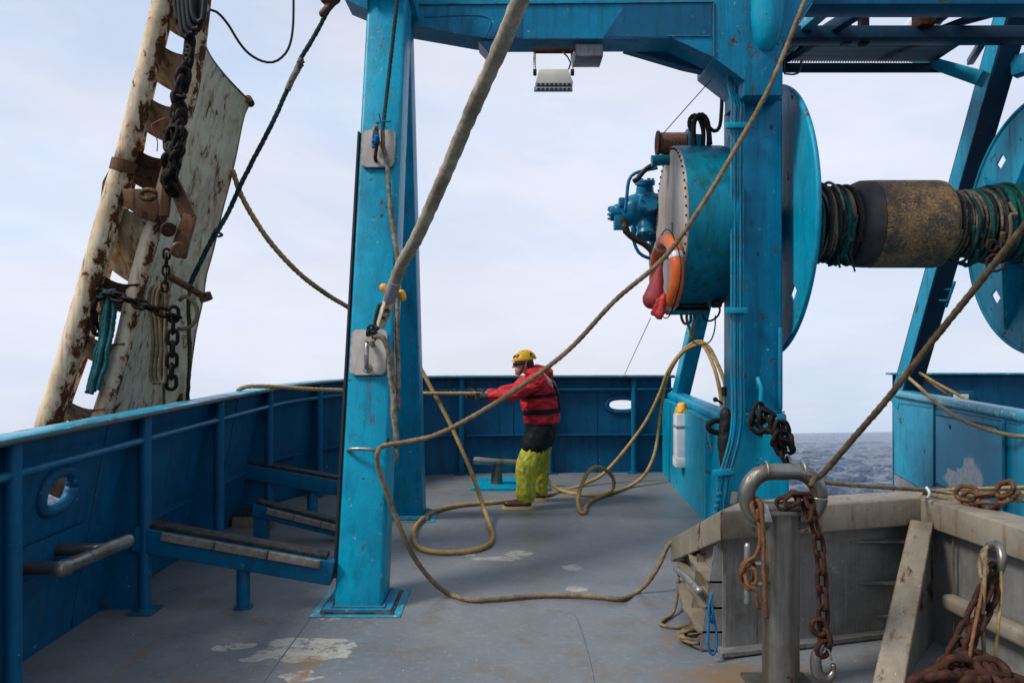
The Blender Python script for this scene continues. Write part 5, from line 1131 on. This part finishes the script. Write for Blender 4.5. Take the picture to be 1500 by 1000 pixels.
obj('stem', tube(atl([(1060, 592), (1049, 585)], 7.5), .011, 8), BLACK, LV, smooth=180); bm = bmesh.new(); add_ball(bm, at(1048, 585, 7.5), .024); obj('knob', bm, BLACK, LV, smooth=180)
obj('upright_lever', cyl(at(1061, 600, 7.45), at(1061, 578, 7.45), .014, 10), GALV, LV, smooth=40); obj('upright_grip', cyl(at(1061, 580, 7.45), at(1061, 566, 7.45), .024, 12, bev=.005), BLACK, LV, smooth=40)
tag(obj('sleeve', blob([('c', at(1064, 605, 7.35), .055, at(1062, 650, 7.35), .065), ('c', at(1062, 650, 7.35), .065, at(1064, 690, 7.3), .045)], .012, 3, (.008, (12, 12, 8))), BLACK, smooth=180), 'black rubber sleeve hanging on the pipe bundle', 'sleeve')
tag(obj('hose', tube(atl([(1068, 600), (1064, 604), (1060, 616), (1046, 616), (1037, 624), (1044, 632), (1060, 634)], 7.4), .026, 10, .02), DARKCH, smooth=180), 'dark hose hoop beside the black rubber sleeve', 'hose')
tag(obj('cord', tube(atl([(1036, 622), (1038, 640), (1042, 656), (1043, 664)], 7.4), .006, 6), GALV, smooth=180), 'thin cord with a weight hanging beside the black sleeve', 'cord')
# liferaft canister in the stern corner
CN = thing('canister', 'white plastic canister with yellow bag strapped in the stern corner', 'canister', at(999, 690, 9.2))
cc = at(999, 644, 9.2)
boxo('body', cc, (.17, .2, .62), WHITE, CN, bev=.03); boxo('lower_body', cc+V((0, -.005, -.25)), (.182, .21, .12), WHITE, CN, bev=.02)
for dz in (.16, -.21): boxo('strap', cc+V((0, 0, dz)), (.178, .212, .026), PRIMER, CN, bev=.003)
obj('bag', blob([('e', cc+V((0, 0, .33)), (.075, .075, .065)), ('e', cc+V((0, 0, .385)), (.05, .05, .05))], .012, 2, (.012, (14, 14, 14))), YEL, CN, smooth=180)

# stern bitt beside the worker
BT = thing('bitt', 'grey steel T bitt on a blue pad by the stern bulwark', 'bitt', at(735, 710, 9.9))
bm = prism([deck(690, 719), deck(806, 719), deck(800, 702), deck(700, 702)], (0, 0, .03)); obj('pad', bm, BLUE, BT)
za = at(727, 680, 9.75); obj('leg', cyl((at(727, 0, 9.8).x, 9.95, .03), (at(728, 0, 9.8).x, 9.95, .27), .075, 20, r2=.06), STEEL, BT, smooth=40)
obj('leg', cyl((at(775, 0, 9.8).x, 9.95, .03), (at(775, 0, 9.8).x, 9.95, .27), .075, 20, r2=.06), STEEL, BT, smooth=40)
obj('bar', lathe([(0, .02), (.01, .045), (.06, .05), (.12, .045), (.36, .04), (.6, .045), (.86, .05), (.93, .02)], at(693, 674, 9.85), (1, .0, -.06), 20), STEEL, BT, smooth=50)

# ------------------------------------------------------------ trawl door and its frame hanging outside the left rail
TD = thing('trawl_door', 'tall rusty cream trawl door with ladder frame leaning outside the left rail', 'trawl door', at(150, 700, 6.1))
def tpath(l): return [at(x, y, d) for x, y, d in l]
lt = [(254, -60, 6.0), (240, 0, 6.0), (200, 168, 6.0), (183, 238, 6.0), (153, 340, 6.0), (108, 500, 6.0), (69, 626, 6.0), (32, 745, 6.0), (10, 820, 6.0)]
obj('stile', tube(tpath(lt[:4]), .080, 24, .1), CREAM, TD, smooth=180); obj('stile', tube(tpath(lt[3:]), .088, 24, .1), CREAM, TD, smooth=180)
obj('collar', tube(tpath([(184, 236, 6.0), (180, 252, 6.0)]), .098, 24), BROWNR, TD, smooth=60)
bm = prism(tpath([(172, 243, 5.98), (160, 248, 5.98), (150, 266, 5.98), (147, 292, 5.98), (158, 285, 5.98)]), (.02, .08, 0)); obj('flap', bm, BROWNR, TD)
rt = [(300, -60, 6.1), (296, 0, 6.1), (284, 100, 6.1), (262, 195, 6.1), (240, 285, 6.1), (215, 364, 6.1), (197, 432, 6.1), (180, 505, 6.1), (150, 602, 6.1), (110, 720, 6.1), (90, 800, 6.1)]
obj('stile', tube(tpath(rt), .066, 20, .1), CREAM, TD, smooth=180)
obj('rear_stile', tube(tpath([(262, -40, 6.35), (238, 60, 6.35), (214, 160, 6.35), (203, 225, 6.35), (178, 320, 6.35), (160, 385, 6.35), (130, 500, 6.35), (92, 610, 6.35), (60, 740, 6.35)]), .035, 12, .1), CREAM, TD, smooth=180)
def xat(path_, y):
    for (x0, y0, _), (x1, y1, _) in zip(path_, path_[1:]):
        if y0 <= y <= y1: return x0+(x1-x0)*(y-y0)/(y1-y0)
for (yc, hgt) in ((8, 40), (82, 46), (157, 42), (232, 42), (332, 80), (412, 34), (496, 28), (590, 24), (690, 30)):
    g = []; bm = bmesh.new(); n = 8
    for i in range(n+1):
        t = i/n; x = xat(lt, yc)+(xat(rt, yc+18*t)-xat(lt, yc))*t; yy = yc+20*t; bulge = 9*math.sin(math.pi*t)
        g.append([bm.verts.new(at(x+6-8*0, yy-hgt/2+bulge, 6.02)), bm.verts.new(at(x-hgt*.22, yy+hgt/2+bulge*.6+(hgt*.35)*t, 6.22)), bm.verts.new(at(x-hgt*.22, yy+hgt/2+bulge*.6+(hgt*.35)*t, 6.24)), bm.verts.new(at(x+6, yy-hgt/2+bulge, 6.04))])
    for i in range(n):
        for k in range(4): bm.faces.new((g[i][k], g[i+1][k], g[i+1][(k+1) % 4], g[i][(k+1) % 4]))
    bmesh.ops.recalc_face_normals(bm, faces=bm.faces[:]); obj('rung_plate', bm, BROWNR if yc in (232, 412) else RUNGM, TD, smooth=50)
# curved back plate
redge = [(365, 150), (356, 170), (346, 220), (336, 265), (324, 310), (309, 375), (300, 405), (297, 435), (285, 490), (272, 585), (255, 680), (245, 740)]
ledge_ = [(298, 66), (288, 100), (272, 160), (256, 225), (240, 285), (222, 345), (208, 390), (197, 432), (182, 500), (152, 602), (125, 680), (105, 740)]
bm = bmesh.new(); n = 14; g = []
for (lx, ly), (rx, ry) in zip(ledge_, redge):
    row = []
    for i in range(n+1):
        t = i/n; x = lx+(rx-lx)*t; y = ly+(ry-ly)*(t**.75 if ly < 100 else t); dd_ = 6.16+.35*math.sin(t*math.pi*.5)+.30*t; row.append(at(x, y, dd_))
    g.append(row)
gv = [[bm.verts.new(p) for p in r_] for r_ in g]
for a in range(len(g)-1):
    for i in range(n): bm.faces.new((gv[a][i], gv[a][i+1], gv[a+1][i+1], gv[a+1][i]))
bmesh.ops.recalc_face_normals(bm, faces=bm.faces[:]); bmesh.ops.solidify(bm, geom=bm.faces[:], thickness=.02)
obj('door_plate', bm, CREAM2, TD, smooth=40)
obj('top_edge', tube(g[0], .020, 10, .05), BROWNR, TD, smooth=180)
cc = g[0][-1]; obj('edge_knob', cyl(cc+V((0, -.04, .02)), cc+V((0, .04, .0)), .035, 14), BROWNR, TD, smooth=40)
bm = bmesh.new()
for a in range(len(g)-1):
    for (k0, k1) in ((10, 10),):
        add_tube(bm, [g[a][k0]+V((0, -.004, 0)), g[a+1][k0]+V((0, -.004, 0))], .006, 6)
obj('fold_weld', bm, CREAM2, TD, smooth=180)
bm = bmesh.new(); add_tube(bm, [g[4][11]+V((0, -.01, 0)), g[4][14]+V((0, -.01, 0))], .006, 6); add_tube(bm, [g[2][11]+V((0, -.01, 0)), g[2][14]+V((0, -.01, 0))], .005, 6); obj('seam', bm, BROWNR, TD)
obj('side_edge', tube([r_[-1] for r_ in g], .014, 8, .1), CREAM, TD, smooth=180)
obj('cross_rod', tube(atl([(246, 404, 6.15), (268, 416, 6.3), (300, 435, 6.45)], 6), .028, 12, .05), BROWNR, TD, smooth=180); obj('rod_cap', cyl(at(299, 430, 6.4), at(303, 440, 6.4), .05, 16), BROWNR, TD, smooth=40)
# triangular hinge bracket with hole
bm = bmesh.new(); add_bar(bm, at(247, 250, 5.90), at(278, 322, 5.88), .085, .035, up=V((0, 1, 0)), bev=.010, w2=.11); add_bar(bm, at(279, 314, 5.88), at(260, 376, 5.88), .10, .035, up=V((0, 1, 0)), bev=.010, w2=.13)
add_bar(bm, at(248, 250, 5.90), at(240, 318, 5.90), .075, .03, up=V((0, 1, 0)), bev=.010); obj('hinge_bracket', bm, BROWNR, TD, smooth=35)
obj('hinge_pin', cyl(at(262, 366, 5.74), at(262, 366, 5.98), .06, 20, bev=.012), BROWNR, TD, smooth=40); obj('hinge_pin', cyl(at(246, 336, 5.80), at(246, 336, 5.98), .055, 20, bev=.012), RUSTY, TD, smooth=40)
bm = prism(tpath([(178, 276, 5.9), (206, 276, 5.9), (226, 284, 5.9), (234, 310, 5.9), (226, 326, 5.9), (204, 318, 5.9), (180, 300, 5.9)]), (0, .05, 0), bev=.012)
obj('hinge_arm', bm, BROWNR, TD, smooth=35); obj('hinge_eye', tube([at(217, 285, 5.80)+V((math.cos(t)*.055, 0, math.sin(t)*.035)) for t in [2*math.pi*i/20 for i in range(21)]], .02, 8, .02), BROWNR, TD, smooth=180)
# black hoses at the top of the frame
for i, (x0, x1, yb) in enumerate(((256, 262, 34), (262, 276, 50), (268, 284, 46), (274, 292, 40), (280, 296, 30))):
    tag(obj('hose', tube(atl([(x0, -40), (x0+1, 5), (x0+6, yb), (x1, yb+2), (x1+3, 8), (x1+4, -40)], 5.85-.03*i), .022, 10, .04), BLACK, smooth=180), f'black hose looped at the top of the trawl frame, {["leftmost", "second from the left", "middle", "fourth from the left", "rightmost"][i]} of five', 'hose')
chain('heavy black oily chain hanging down the middle of the trawl frame', atl([(284, -10, 5.86), (280, 40, 5.86), (276, 80, 5.86), (268, 120, 5.86), (260, 160, 5.86), (257, 200, 5.86), (250, 235, 5.86), (246, 262, 5.86)], 6), .062, .070, .021, DARKCH, jit=1.2)
chain('second black chain twisted beside the heavy one on the trawl frame', atl([(268, 110, 5.80), (258, 140, 5.78), (266, 170, 5.78), (250, 205, 5.78), (258, 235, 5.78), (248, 255, 5.78)], 6), .060, .072, .021, DARKCH, jit=1.5)
chain('third black chain tangled low on the heavy chain of the trawl frame', atl([(262, 196, 5.82), (250, 212, 5.76), (262, 222, 5.74), (248, 236, 5.76), (256, 248, 5.78), (244, 262, 5.8), (250, 276, 5.84)], 6), .06, .085, .021, DARKCH, jit=1.5)
chain('dark chain stretched across the lower trawl door', atl([(148, 430, 5.95), (168, 434, 5.9), (190, 440, 5.9), (215, 449, 5.9), (235, 456, 5.95), (254, 462, 6.0)], 6), .075, .062, .014, DARKCH, jit=.25)
chain('dark chain hanging straight down on the lower trawl door', atl([(254, 460, 6.05), (253, 490, 6.05), (252, 520, 6.05), (251, 560, 6.1)], 6), .085, .07, .015, DARKCH, jit=.2)
chain('short thin chain under the rusty hinge bracket', atl([(244, 372, 6.0), (243, 395, 6.0), (241, 420, 6.0)], 6), .06, .045, .009, DARKCH, jit=.3)
chain('dark chain bunched behind the teal rope on the trawl frame', atl([(142, 428, 5.98), (136, 450, 5.98), (133, 470, 6.0), (140, 480, 6.0)], 6), .08, .07, .017, DARKCH, jit=.6)
random.seed(21)
for k in range(6):
    x = 146+k*3.4; y0 = 428+random.uniform(-4, 6)
    rope(f'teal rope strand hanging between the frame tubes, {["leftmost", "second", "third", "fourth", "fifth", "rightmost"][k]} of six', atl([(x-4, y0+6), (x+6, y0), (x+4, y0+30), (x+1, 490), (x-5, 520), (x-12, 548), (x-19, 572+random.uniform(-6, 8))], 5.98-.02*(k % 3)), .019, TEALR, wob=.012, seg=9)
for k, (x, dd2) in enumerate(((222, 6.1), (228, 6.08), (234, 6.06))):
    rope(f'dirty tan rope hank on the trawl door plate, {["left", "middle", "right"][k]} loop', atl([(x+14, 424), (x+2, 420), (x-4, 440), (x, 470), (x+2, 510), (x-1, 550), (x+5, 562), (x+8, 540), (x+8, 480), (x+10, 440), (x+15, 430)], dd2), .017, TAND, wob=.006, seg=9)
rope('tan rope hanging from the trawl door down behind the rail', atl([(243, 370, 6.05), (243, 430, 6.05), (242, 480, 6.08), (240, 540, 6.2), (240, 600, 6.5)], 6), .013, TAND, seg=9)
rope('grey rope tail hanging from the green rope down behind the rail', atl([(278, 415, 6.35), (276, 450, 6.35), (277, 500, 6.4), (276, 560, 6.6), (274, 602, 6.9)], 6), .018, DROPE, seg=9, wob=.01)
rope('dirty rope ring looped at the right edge of the trawl door', atl([(262, 440, 6.2), (272, 434, 6.2), (286, 446, 6.2), (288, 466, 6.2), (276, 480, 6.2), (260, 482, 6.2)], 6), .018, TAND, seg=9)
tag(obj('twine', tube(atl([(244, 172), (226, 180), (222, 186), (230, 205), (230, 222)], 5.9), .004, 6, .02), plain('red_twine', (.4, .03, .03), None, .6, 5), smooth=180), 'thin red twine caught on the trawl frame', 'twine')

random.seed(31)
for k, (cx, cy, d_) in enumerate(((257, 205, 5.72), (250, 240, 5.74), (262, 150, 5.76))):
    pts = [at(cx+random.uniform(-9, 9), cy+random.uniform(-24, 24), d_+random.uniform(-.03, .05)) for _ in range(12)]
    tag(obj('lashing', rope_bm(pts, .016, seg=8), DARKCH, smooth=180), ['black oily lashing wound low round the black chain', 'black oily lashing just above the rusty hinge arm', 'black oily lashing wound high round the black chain'][k], 'lashing')

# loose fibres standing off the nearer ropes
def fuzz(o, n, ln):
    me = o.data; vs = me.vertices; bm = bmesh.new(); nv = len(vs)
    for _ in range(n):
        v = vs[random.randrange(nv)]; d = (v.normal+V((random.uniform(-.8, .8), random.uniform(-.8, .8), random.uniform(-.8, .8)))).normalized(); L = ln*random.uniform(.3, 1); s_ = d.orthogonal().normalized()*.0007
        p = v.co-v.normal*.001; m_ = p+d*L*.6; e = p+d*L+V((0, 0, -L*.25)); bm.faces.new([bm.verts.new(q) for q in (p-s_, p+s_, m_+s_, m_-s_)]); bm.faces.new([bm.verts.new(q) for q in (m_-s_, m_+s_, e)])
    me2 = bpy.data.meshes.new('loose_fibres'); bm.to_mesh(me2); bm.free()
    f = link_mesh('loose_fibres', me2, me.materials[0], o, ORG[o.name]); f['kind'] = 'stuff'
for o in list(bpy.data.objects):
    lb = o.get('label', '')
    if o.get('category') == 'rope' and any(w in lb for w in ('thick grey hawser', 'mottled grey', 'dark brown laid', 'grey tan laid', 'frayed rope tail', 'long tan rope', 'rust stained', 'frayed grey')): fuzz(o, 1500 if 'hawser' in lb else 900, .016 if 'hawser' in lb else .011)
# ------------------------------------------------------------ the worker hauling on the line
PR = thing('person', 'worker in red jacket, yellow helmet and lime trousers hauling on a line', 'person', (.15, 8.65, 0))
SKIN = plain('skin', (.52, .27, .18), (.42, .20, .13), .5, 20, bump=.1); GLOVE = plain('black_glove', (.018, .018, .022), (.035, .035, .04), .7, 30, bump=.5)
def cloth(name, base, alt, dirt, amt=.5):
    s = NT(name); c = s.mix(s.ramp(s.noise(5, 6, .65), .4, .6), base, alt); c = s.mix(s.math('MULTIPLY', s.ramp(s.noise(11, 8, .7, s.mapping((1, 1, .7), (3, 2, 1))), .48, .64), amt), c, dirt)
    s.set('Base Color', c); s.set('Roughness', .6); s.set('Specular IOR Level', .3); s.bump(s.noise(14, 5, .6), .5, .02); return s.m
RED = cloth('red_oilskin', (.50, .012, .022), (.38, .008, .016), (.16, .006, .010), .4)
LIME = cloth('lime_oilskin', (.42, .42, .03), (.33, .34, .025), (.15, .13, .04), .7)
BLK = cloth('black_fabric', (.006, .006, .008), (.011, .011, .014), (.018, .018, .018)); BLK.node_tree.nodes['Principled BSDF'].inputs['Specular IOR Level'].default_value = .12
y0 = 8.72
sh = V((.27, y0, 1.40)); hipc = V((.305, y0+.02, .88))
nL = V((.27, y0-.19, 1.37)); nR = V((.25, y0+.18, 1.38))          # shoulders, near and far
eL = V((.02, y0-.26, 1.245)); eR = V((.0, y0+.10, 1.25))
wL = V((-.26, 8.50, 1.215)); wR = V((-.36, 8.56, 1.215))
kL = V((.165, 8.58, .46)); aL = V((.145, 8.55, .10)); hL = V((.29, 8.64, .86))
kR = V((.31, 8.92, .47)); aR = V((.325, 9.0, .10)); hR = V((.32, 8.86, .86))
head = V((.128, y0-.02, 1.555))
# body: one continuous figure (head, neck, torso, arms, legs) with a face
body = [('e', head+V((.012, 0, .015)), (.098, .077, .105)), ('e', head+V((-.045, 0, -.055)), (.052, .055, .062)), ('c', head+V((-.075, 0, -.098)), .024, head+V((-.055, 0, -.098)), .03),
        ('c', head+V((-.088, 0, .0)), .010, head+V((-.118, 0, -.032)), .015), ('c', head+V((-.092, -.02, -.066)), .009, head+V((-.092, .02, -.066)), .009), ('c', head+V((-.086, -.03, .018)), .014, head+V((-.086, .03, .018)), .014),
        ('e', head+V((.012, -.078, -.012)), (.018, .010, .030)), ('e', head+V((.012, .078, -.012)), (.018, .010, .030)),
        ('c', head+V((.03, 0, -.06)), .055, sh+V((-.02, 0, .03)), .065), ('l', [(hipc+V((0, 0, -.08)), .11, .15), (hipc+V((0, 0, .1)), .105, .14), (V((.30, y0, 1.15)), .11, .15), (sh+V((0, 0, -.08)), .11, .18), (sh, .07, .12)]),
        ('c', nL, .055, eL, .042), ('c', eL, .042, wL, .028), ('c', nR, .055, eR, .042), ('c', eR, .042, wR, .028),
        ('c', hL, .085, kL, .055), ('c', kL, .055, aL, .038), ('c', hR, .085, kR, .055), ('c', kR, .055, aR, .038)]
bd = obj('body', blob(body, .008, 2), SKIN, PR, smooth=180)
# jacket
jk = [('l', [(V((.325, y0+.01, .915)), .180, .205), (V((.328, y0+.01, .93)), .186, .21), (V((.325, y0+.005, 1.03)), .198, .205), (V((.308, y0, 1.14)), .208, .21), (V((.296, y0, 1.26)), .198, .22), (V((.285, y0, 1.36)), .168, .205), (V((.265, y0, 1.43)), .10, .13), (V((.24, y0, 1.475)), .075, .09)]),
      ('c', nL, .098, eL, .066), ('c', eL, .068, wL+V((.05, 0, 0)), .048), ('c', nR, .095, eR, .068), ('c', eR, .068, wR+V((.05, 0, 0)), .048),
      ('c', V((.19, y0-.06, 1.465)), .040, V((.19, y0+.06, 1.465)), .040), ('c', V((.19, y0-.07, 1.465)), .04, V((.33, y0-.08, 1.475)), .05), ('c', V((.19, y0+.07, 1.465)), .04, V((.33, y0+.08, 1.475)), .05), ('e', V((.355, y0, 1.45)), (.090, .13, .065)), ('e', V((.28, y0, 1.49)), (.085, .10, .05)), ('e', V((.23, y0-.10, 1.47)), (.06, .05, .045))]
jo = obj('jacket', blob(jk, .009, 2, (.016, (5, 5, 10))), RED, PR, smooth=180)
# cuff wraps, harness and life vest strap
def hoop(c, rx, ry, r, tilt=0, n=40, flat=1.0):
    return [c+V((rx*math.cos(2*math.pi*k/n), ry*math.sin(2*math.pi*k/n), tilt*math.cos(2*math.pi*k/n))) for k in range(n+1)]
def band(c, rx, ry, h, tilt=0, th=.008):
    bm = bmesh.new(); n = 48; g = []
    for k in range(n):
        t = 2*math.pi*k/n; p = c+V((rx*math.cos(t), ry*math.sin(t), tilt*math.cos(t))); o_ = V((math.cos(t), math.sin(t), 0))*th
        g.append([bm.verts.new(q) for q in (p+V((0, 0, -h/2)), p+o_+V((0, 0, -h/2)), p+o_+V((0, 0, h/2)), p+V((0, 0, h/2)))])
    for k in range(n):
        for j in range(4): bm.faces.new((g[k][j], g[(k+1) % n][j], g[(k+1) % n][(j+1) % 4], g[k][(j+1) % 4]))
    bmesh.ops.recalc_face_normals(bm, faces=bm.faces[:]); return bm
obj('harness_strap', band(V((.300, y0, 1.215)), .208, .226, .040, .018), BLK, PR, smooth=40)
obj('belt', band(V((.324, y0+.005, 1.045)), .205, .214, .055, .015), BLK, PR, smooth=40)
obj('shoulder_strap', tube([V((.40, y0-.15, 1.40)), V((.455, y0-.12, 1.32)), V((.492, y0-.10, 1.22)), V((.515, y0-.08, 1.06))], .016, 8, .03), BLK, PR, smooth=180)
vest = blob([('c', V((.315, y0-.165, 1.445)), .036, V((.395, y0-.145, 1.36)), .040), ('c', V((.395, y0-.145, 1.36)), .040, V((.43, y0-.11, 1.27)), .028)], .008, 2)
obj('vest_bladder', vest, plain('orange_white_bladder', (.62, .16, .09), (.6, .5, .45), .5, 14), PR, smooth=180)
# trousers: lime legs with black seat
tr = [('c', hL+V((0, 0, -.10)), .128, kL, .112), ('c', kL, .112, aL+V((0, 0, .09)), .096), ('c', hR+V((0, 0, -.10)), .122, kR, .104), ('c', kR, .104, aR+V((0, 0, .09)), .090), ('c', aL+V((0, 0, .08)), .098, aL+V((.01, 0, .045)), .086), ('c', aR+V((0, 0, .08)), .092, aR+V((.01, 0, .045)), .082)]
obj('trousers', blob(tr, .009, 2, (.017, (8, 8, 3.6))), LIME, PR, smooth=180)
st = [('l', [(V((.31, y0+.02, .66)), .145, .19), (V((.315, y0+.02, .76)), .172, .205), (V((.318, y0+.01, .88)), .172, .205), (V((.315, y0+.01, .95)), .16, .19)]), ('c', hL+V((.012, 0, -.05)), .150, hL.lerp(kL, .42)+V((.010, 0, 0)), .146), ('c', hR+V((0, 0, -.05)), .14, hR.lerp(kR, .42), .134)]
obj('trouser_seat', blob(st, .010, 2, (.006, (7, 7, 9))), BLK, PR, smooth=180)
# boots with pale soles
BOOT = plain('brown_boot', (.075, .028, .02), (.04, .016, .012), .35, 12); SOLE = plain('cream_sole', (.66, .46, .20), (.52, .35, .15), .6, 10)
for a in (aL, aR):
    o_ = V((a.x, a.y, 0))
    bt_ = obj('boot', blob([('c', a+V((0, 0, .02)), .052, o_+V((.01, 0, .075)), .055), ('c', o_+V((.02, 0, .062)), .045, o_+V((-.12, -.01, .064)), .044), ('e', o_+V((-.17, -.012, .062)), (.070, .047, .040))], .007, 2), BOOT, PR, smooth=180)
    bm = bmesh.new(); seg = 28; pts = []
    for k in range(seg):
        t = 2*math.pi*k/seg; pts.append(o_+V((-.085+.170*math.cos(t)*(1 if abs(math.cos(t)) < .98 else .98), -.006+.055*math.sin(t)*(1-.10*math.cos(t)), .004)))
    add_prism(bm, pts, (0, 0, .034)); obj('sole', bm, SOLE, bt_, smooth=40)
# gloves closing on the line
def glove(w, dirx, line, n='glove'):
    """palm and five bent fingers round the line point"""
    pr = [('c', w+V((.06, 0, 0)), .036, w+V((.0, 0, 0)), .036), ('e', w+V((-.035, -.004, .0)), (.048, .022, .042))]
    for i, L in enumerate((.95, 1.05, 1.0, .82)):
        zz = .032-.021*i; k = w+V((-.072, -.012, zz)); m1 = k+V((-.030*L, -.014, .0)); m2 = m1+V((-.010, .020*L, -.004)); tip = m2+V((.018, .020*L, -.002))
        pr += [('c', k, .0105, m1, .0100), ('c', m1, .0100, m2, .0095), ('c', m2, .0095, tip, .0085)]
    b_ = w+V((-.02, .006, .036)); pr += [('c', b_, .014, b_+V((-.030, .010, .030)), .0125), ('c', b_+V((-.030, .010, .030)), .0125, b_+V((-.062, .012, .036)), .0105)]
    return obj(n, blob(pr, .0055, 1), GLOVE, PR, smooth=180)
glove(wL+V((-.02, 0, 0)), -1, None); glove(wR+V((-.02, 0, .0)), -1, None)
# helmet, glasses, strap
hm = bmesh.new(); seg = 32; rings = []; hc = head+V((.008, 0, .045))
for (t, f) in ((0, 1.04), (.10, 1.03), (.25, 1.0), (.45, 1.0), (.65, 1.0), (.85, 1.0), (1.0, 1.0)):
    el = t*math.pi/2; rings.append([hm.verts.new(hc+V((.128*math.cos(el)*f*math.cos(a), .108*math.cos(el)*f*math.sin(a), .105*math.sin(el)+.012*math.cos(el)*math.cos(a)))) if t < 1 else None for a in [2*math.pi*k/seg for k in range(seg)]])
top = hm.verts.new(hc+V((0, 0, .106)))
for i in range(5):
    for k in range(seg): hm.faces.new((rings[i][k], rings[i][(k+1) % seg], rings[i+1][(k+1) % seg], rings[i+1][k]))
for k in range(seg): hm.faces.new((rings[5][k], rings[5][(k+1) % seg], top))
bmesh.ops.solidify(hm, geom=hm.faces[:], thickness=-.006)
HY = plain('yellow_helmet', (.78, .50, .01), (.70, .44, .01), .3, 4, bump=.03)
he = obj('helmet', hm, HY, PR, smooth=60)
obj('brim', tube([hc+V((-.10-.035*math.cos(t), .085*math.sin(t), -.012)) for t in [(-1.4+2.8*i/16) for i in range(17)]], .010, 8, .01), HY, he, smooth=180)
obj('ridge', tube([hc+V((.118*math.cos(t), 0, .103*math.sin(t)+.012*math.cos(t))) for t in [.15+2.7*i/16 for i in range(17)]], .008, 8, .01), HY, he, smooth=180)
for (a0, el) in ((2.25, .45), (2.75, .40), (.9, .55)):
    for s_ in (1, -1):
        a1 = a0*s_; p = [hc+V((.131*math.cos(el+de)*math.cos(a1+da), .111*math.cos(el+de)*math.sin(a1+da), .107*math.sin(el+de)+.010*math.cos(a1))) for de, da in ((-.12, -.10), (.16, 0.02), (.0, .12))]
        obj('vent', tube(p, .0085, 6, .01), BLACK, he, smooth=180)
obj('glasses', tube([head+V((.0, -.082, .012)), head+V((-.06, -.078, .006)), head+V((-.100, -.045, .0)), head+V((-.108, 0, .0)), head+V((-.100, .045, .0)), head+V((-.06, .078, .006))], .014, 10, .01), BLACK, PR, smooth=180)
obj('chin_strap', tube([head+V((.01, -.088, .03)), head+V((-.01, -.084, -.04)), head+V((-.04, -.05, -.105)), head+V((-.045, 0, -.122)), head+V((-.04, .05, -.105)), head+V((-.01, .084, -.04)), head+V((.01, .088, .03))], .007, 8, .01), BLACK, PR, smooth=180)
obj('hair', blob([('e', head+V((.045, 0, .0)), (.068, .080, .07))], .008, 1), plain('dark_hair', (.03, .02, .015), None, .8, 30), PR, smooth=180)
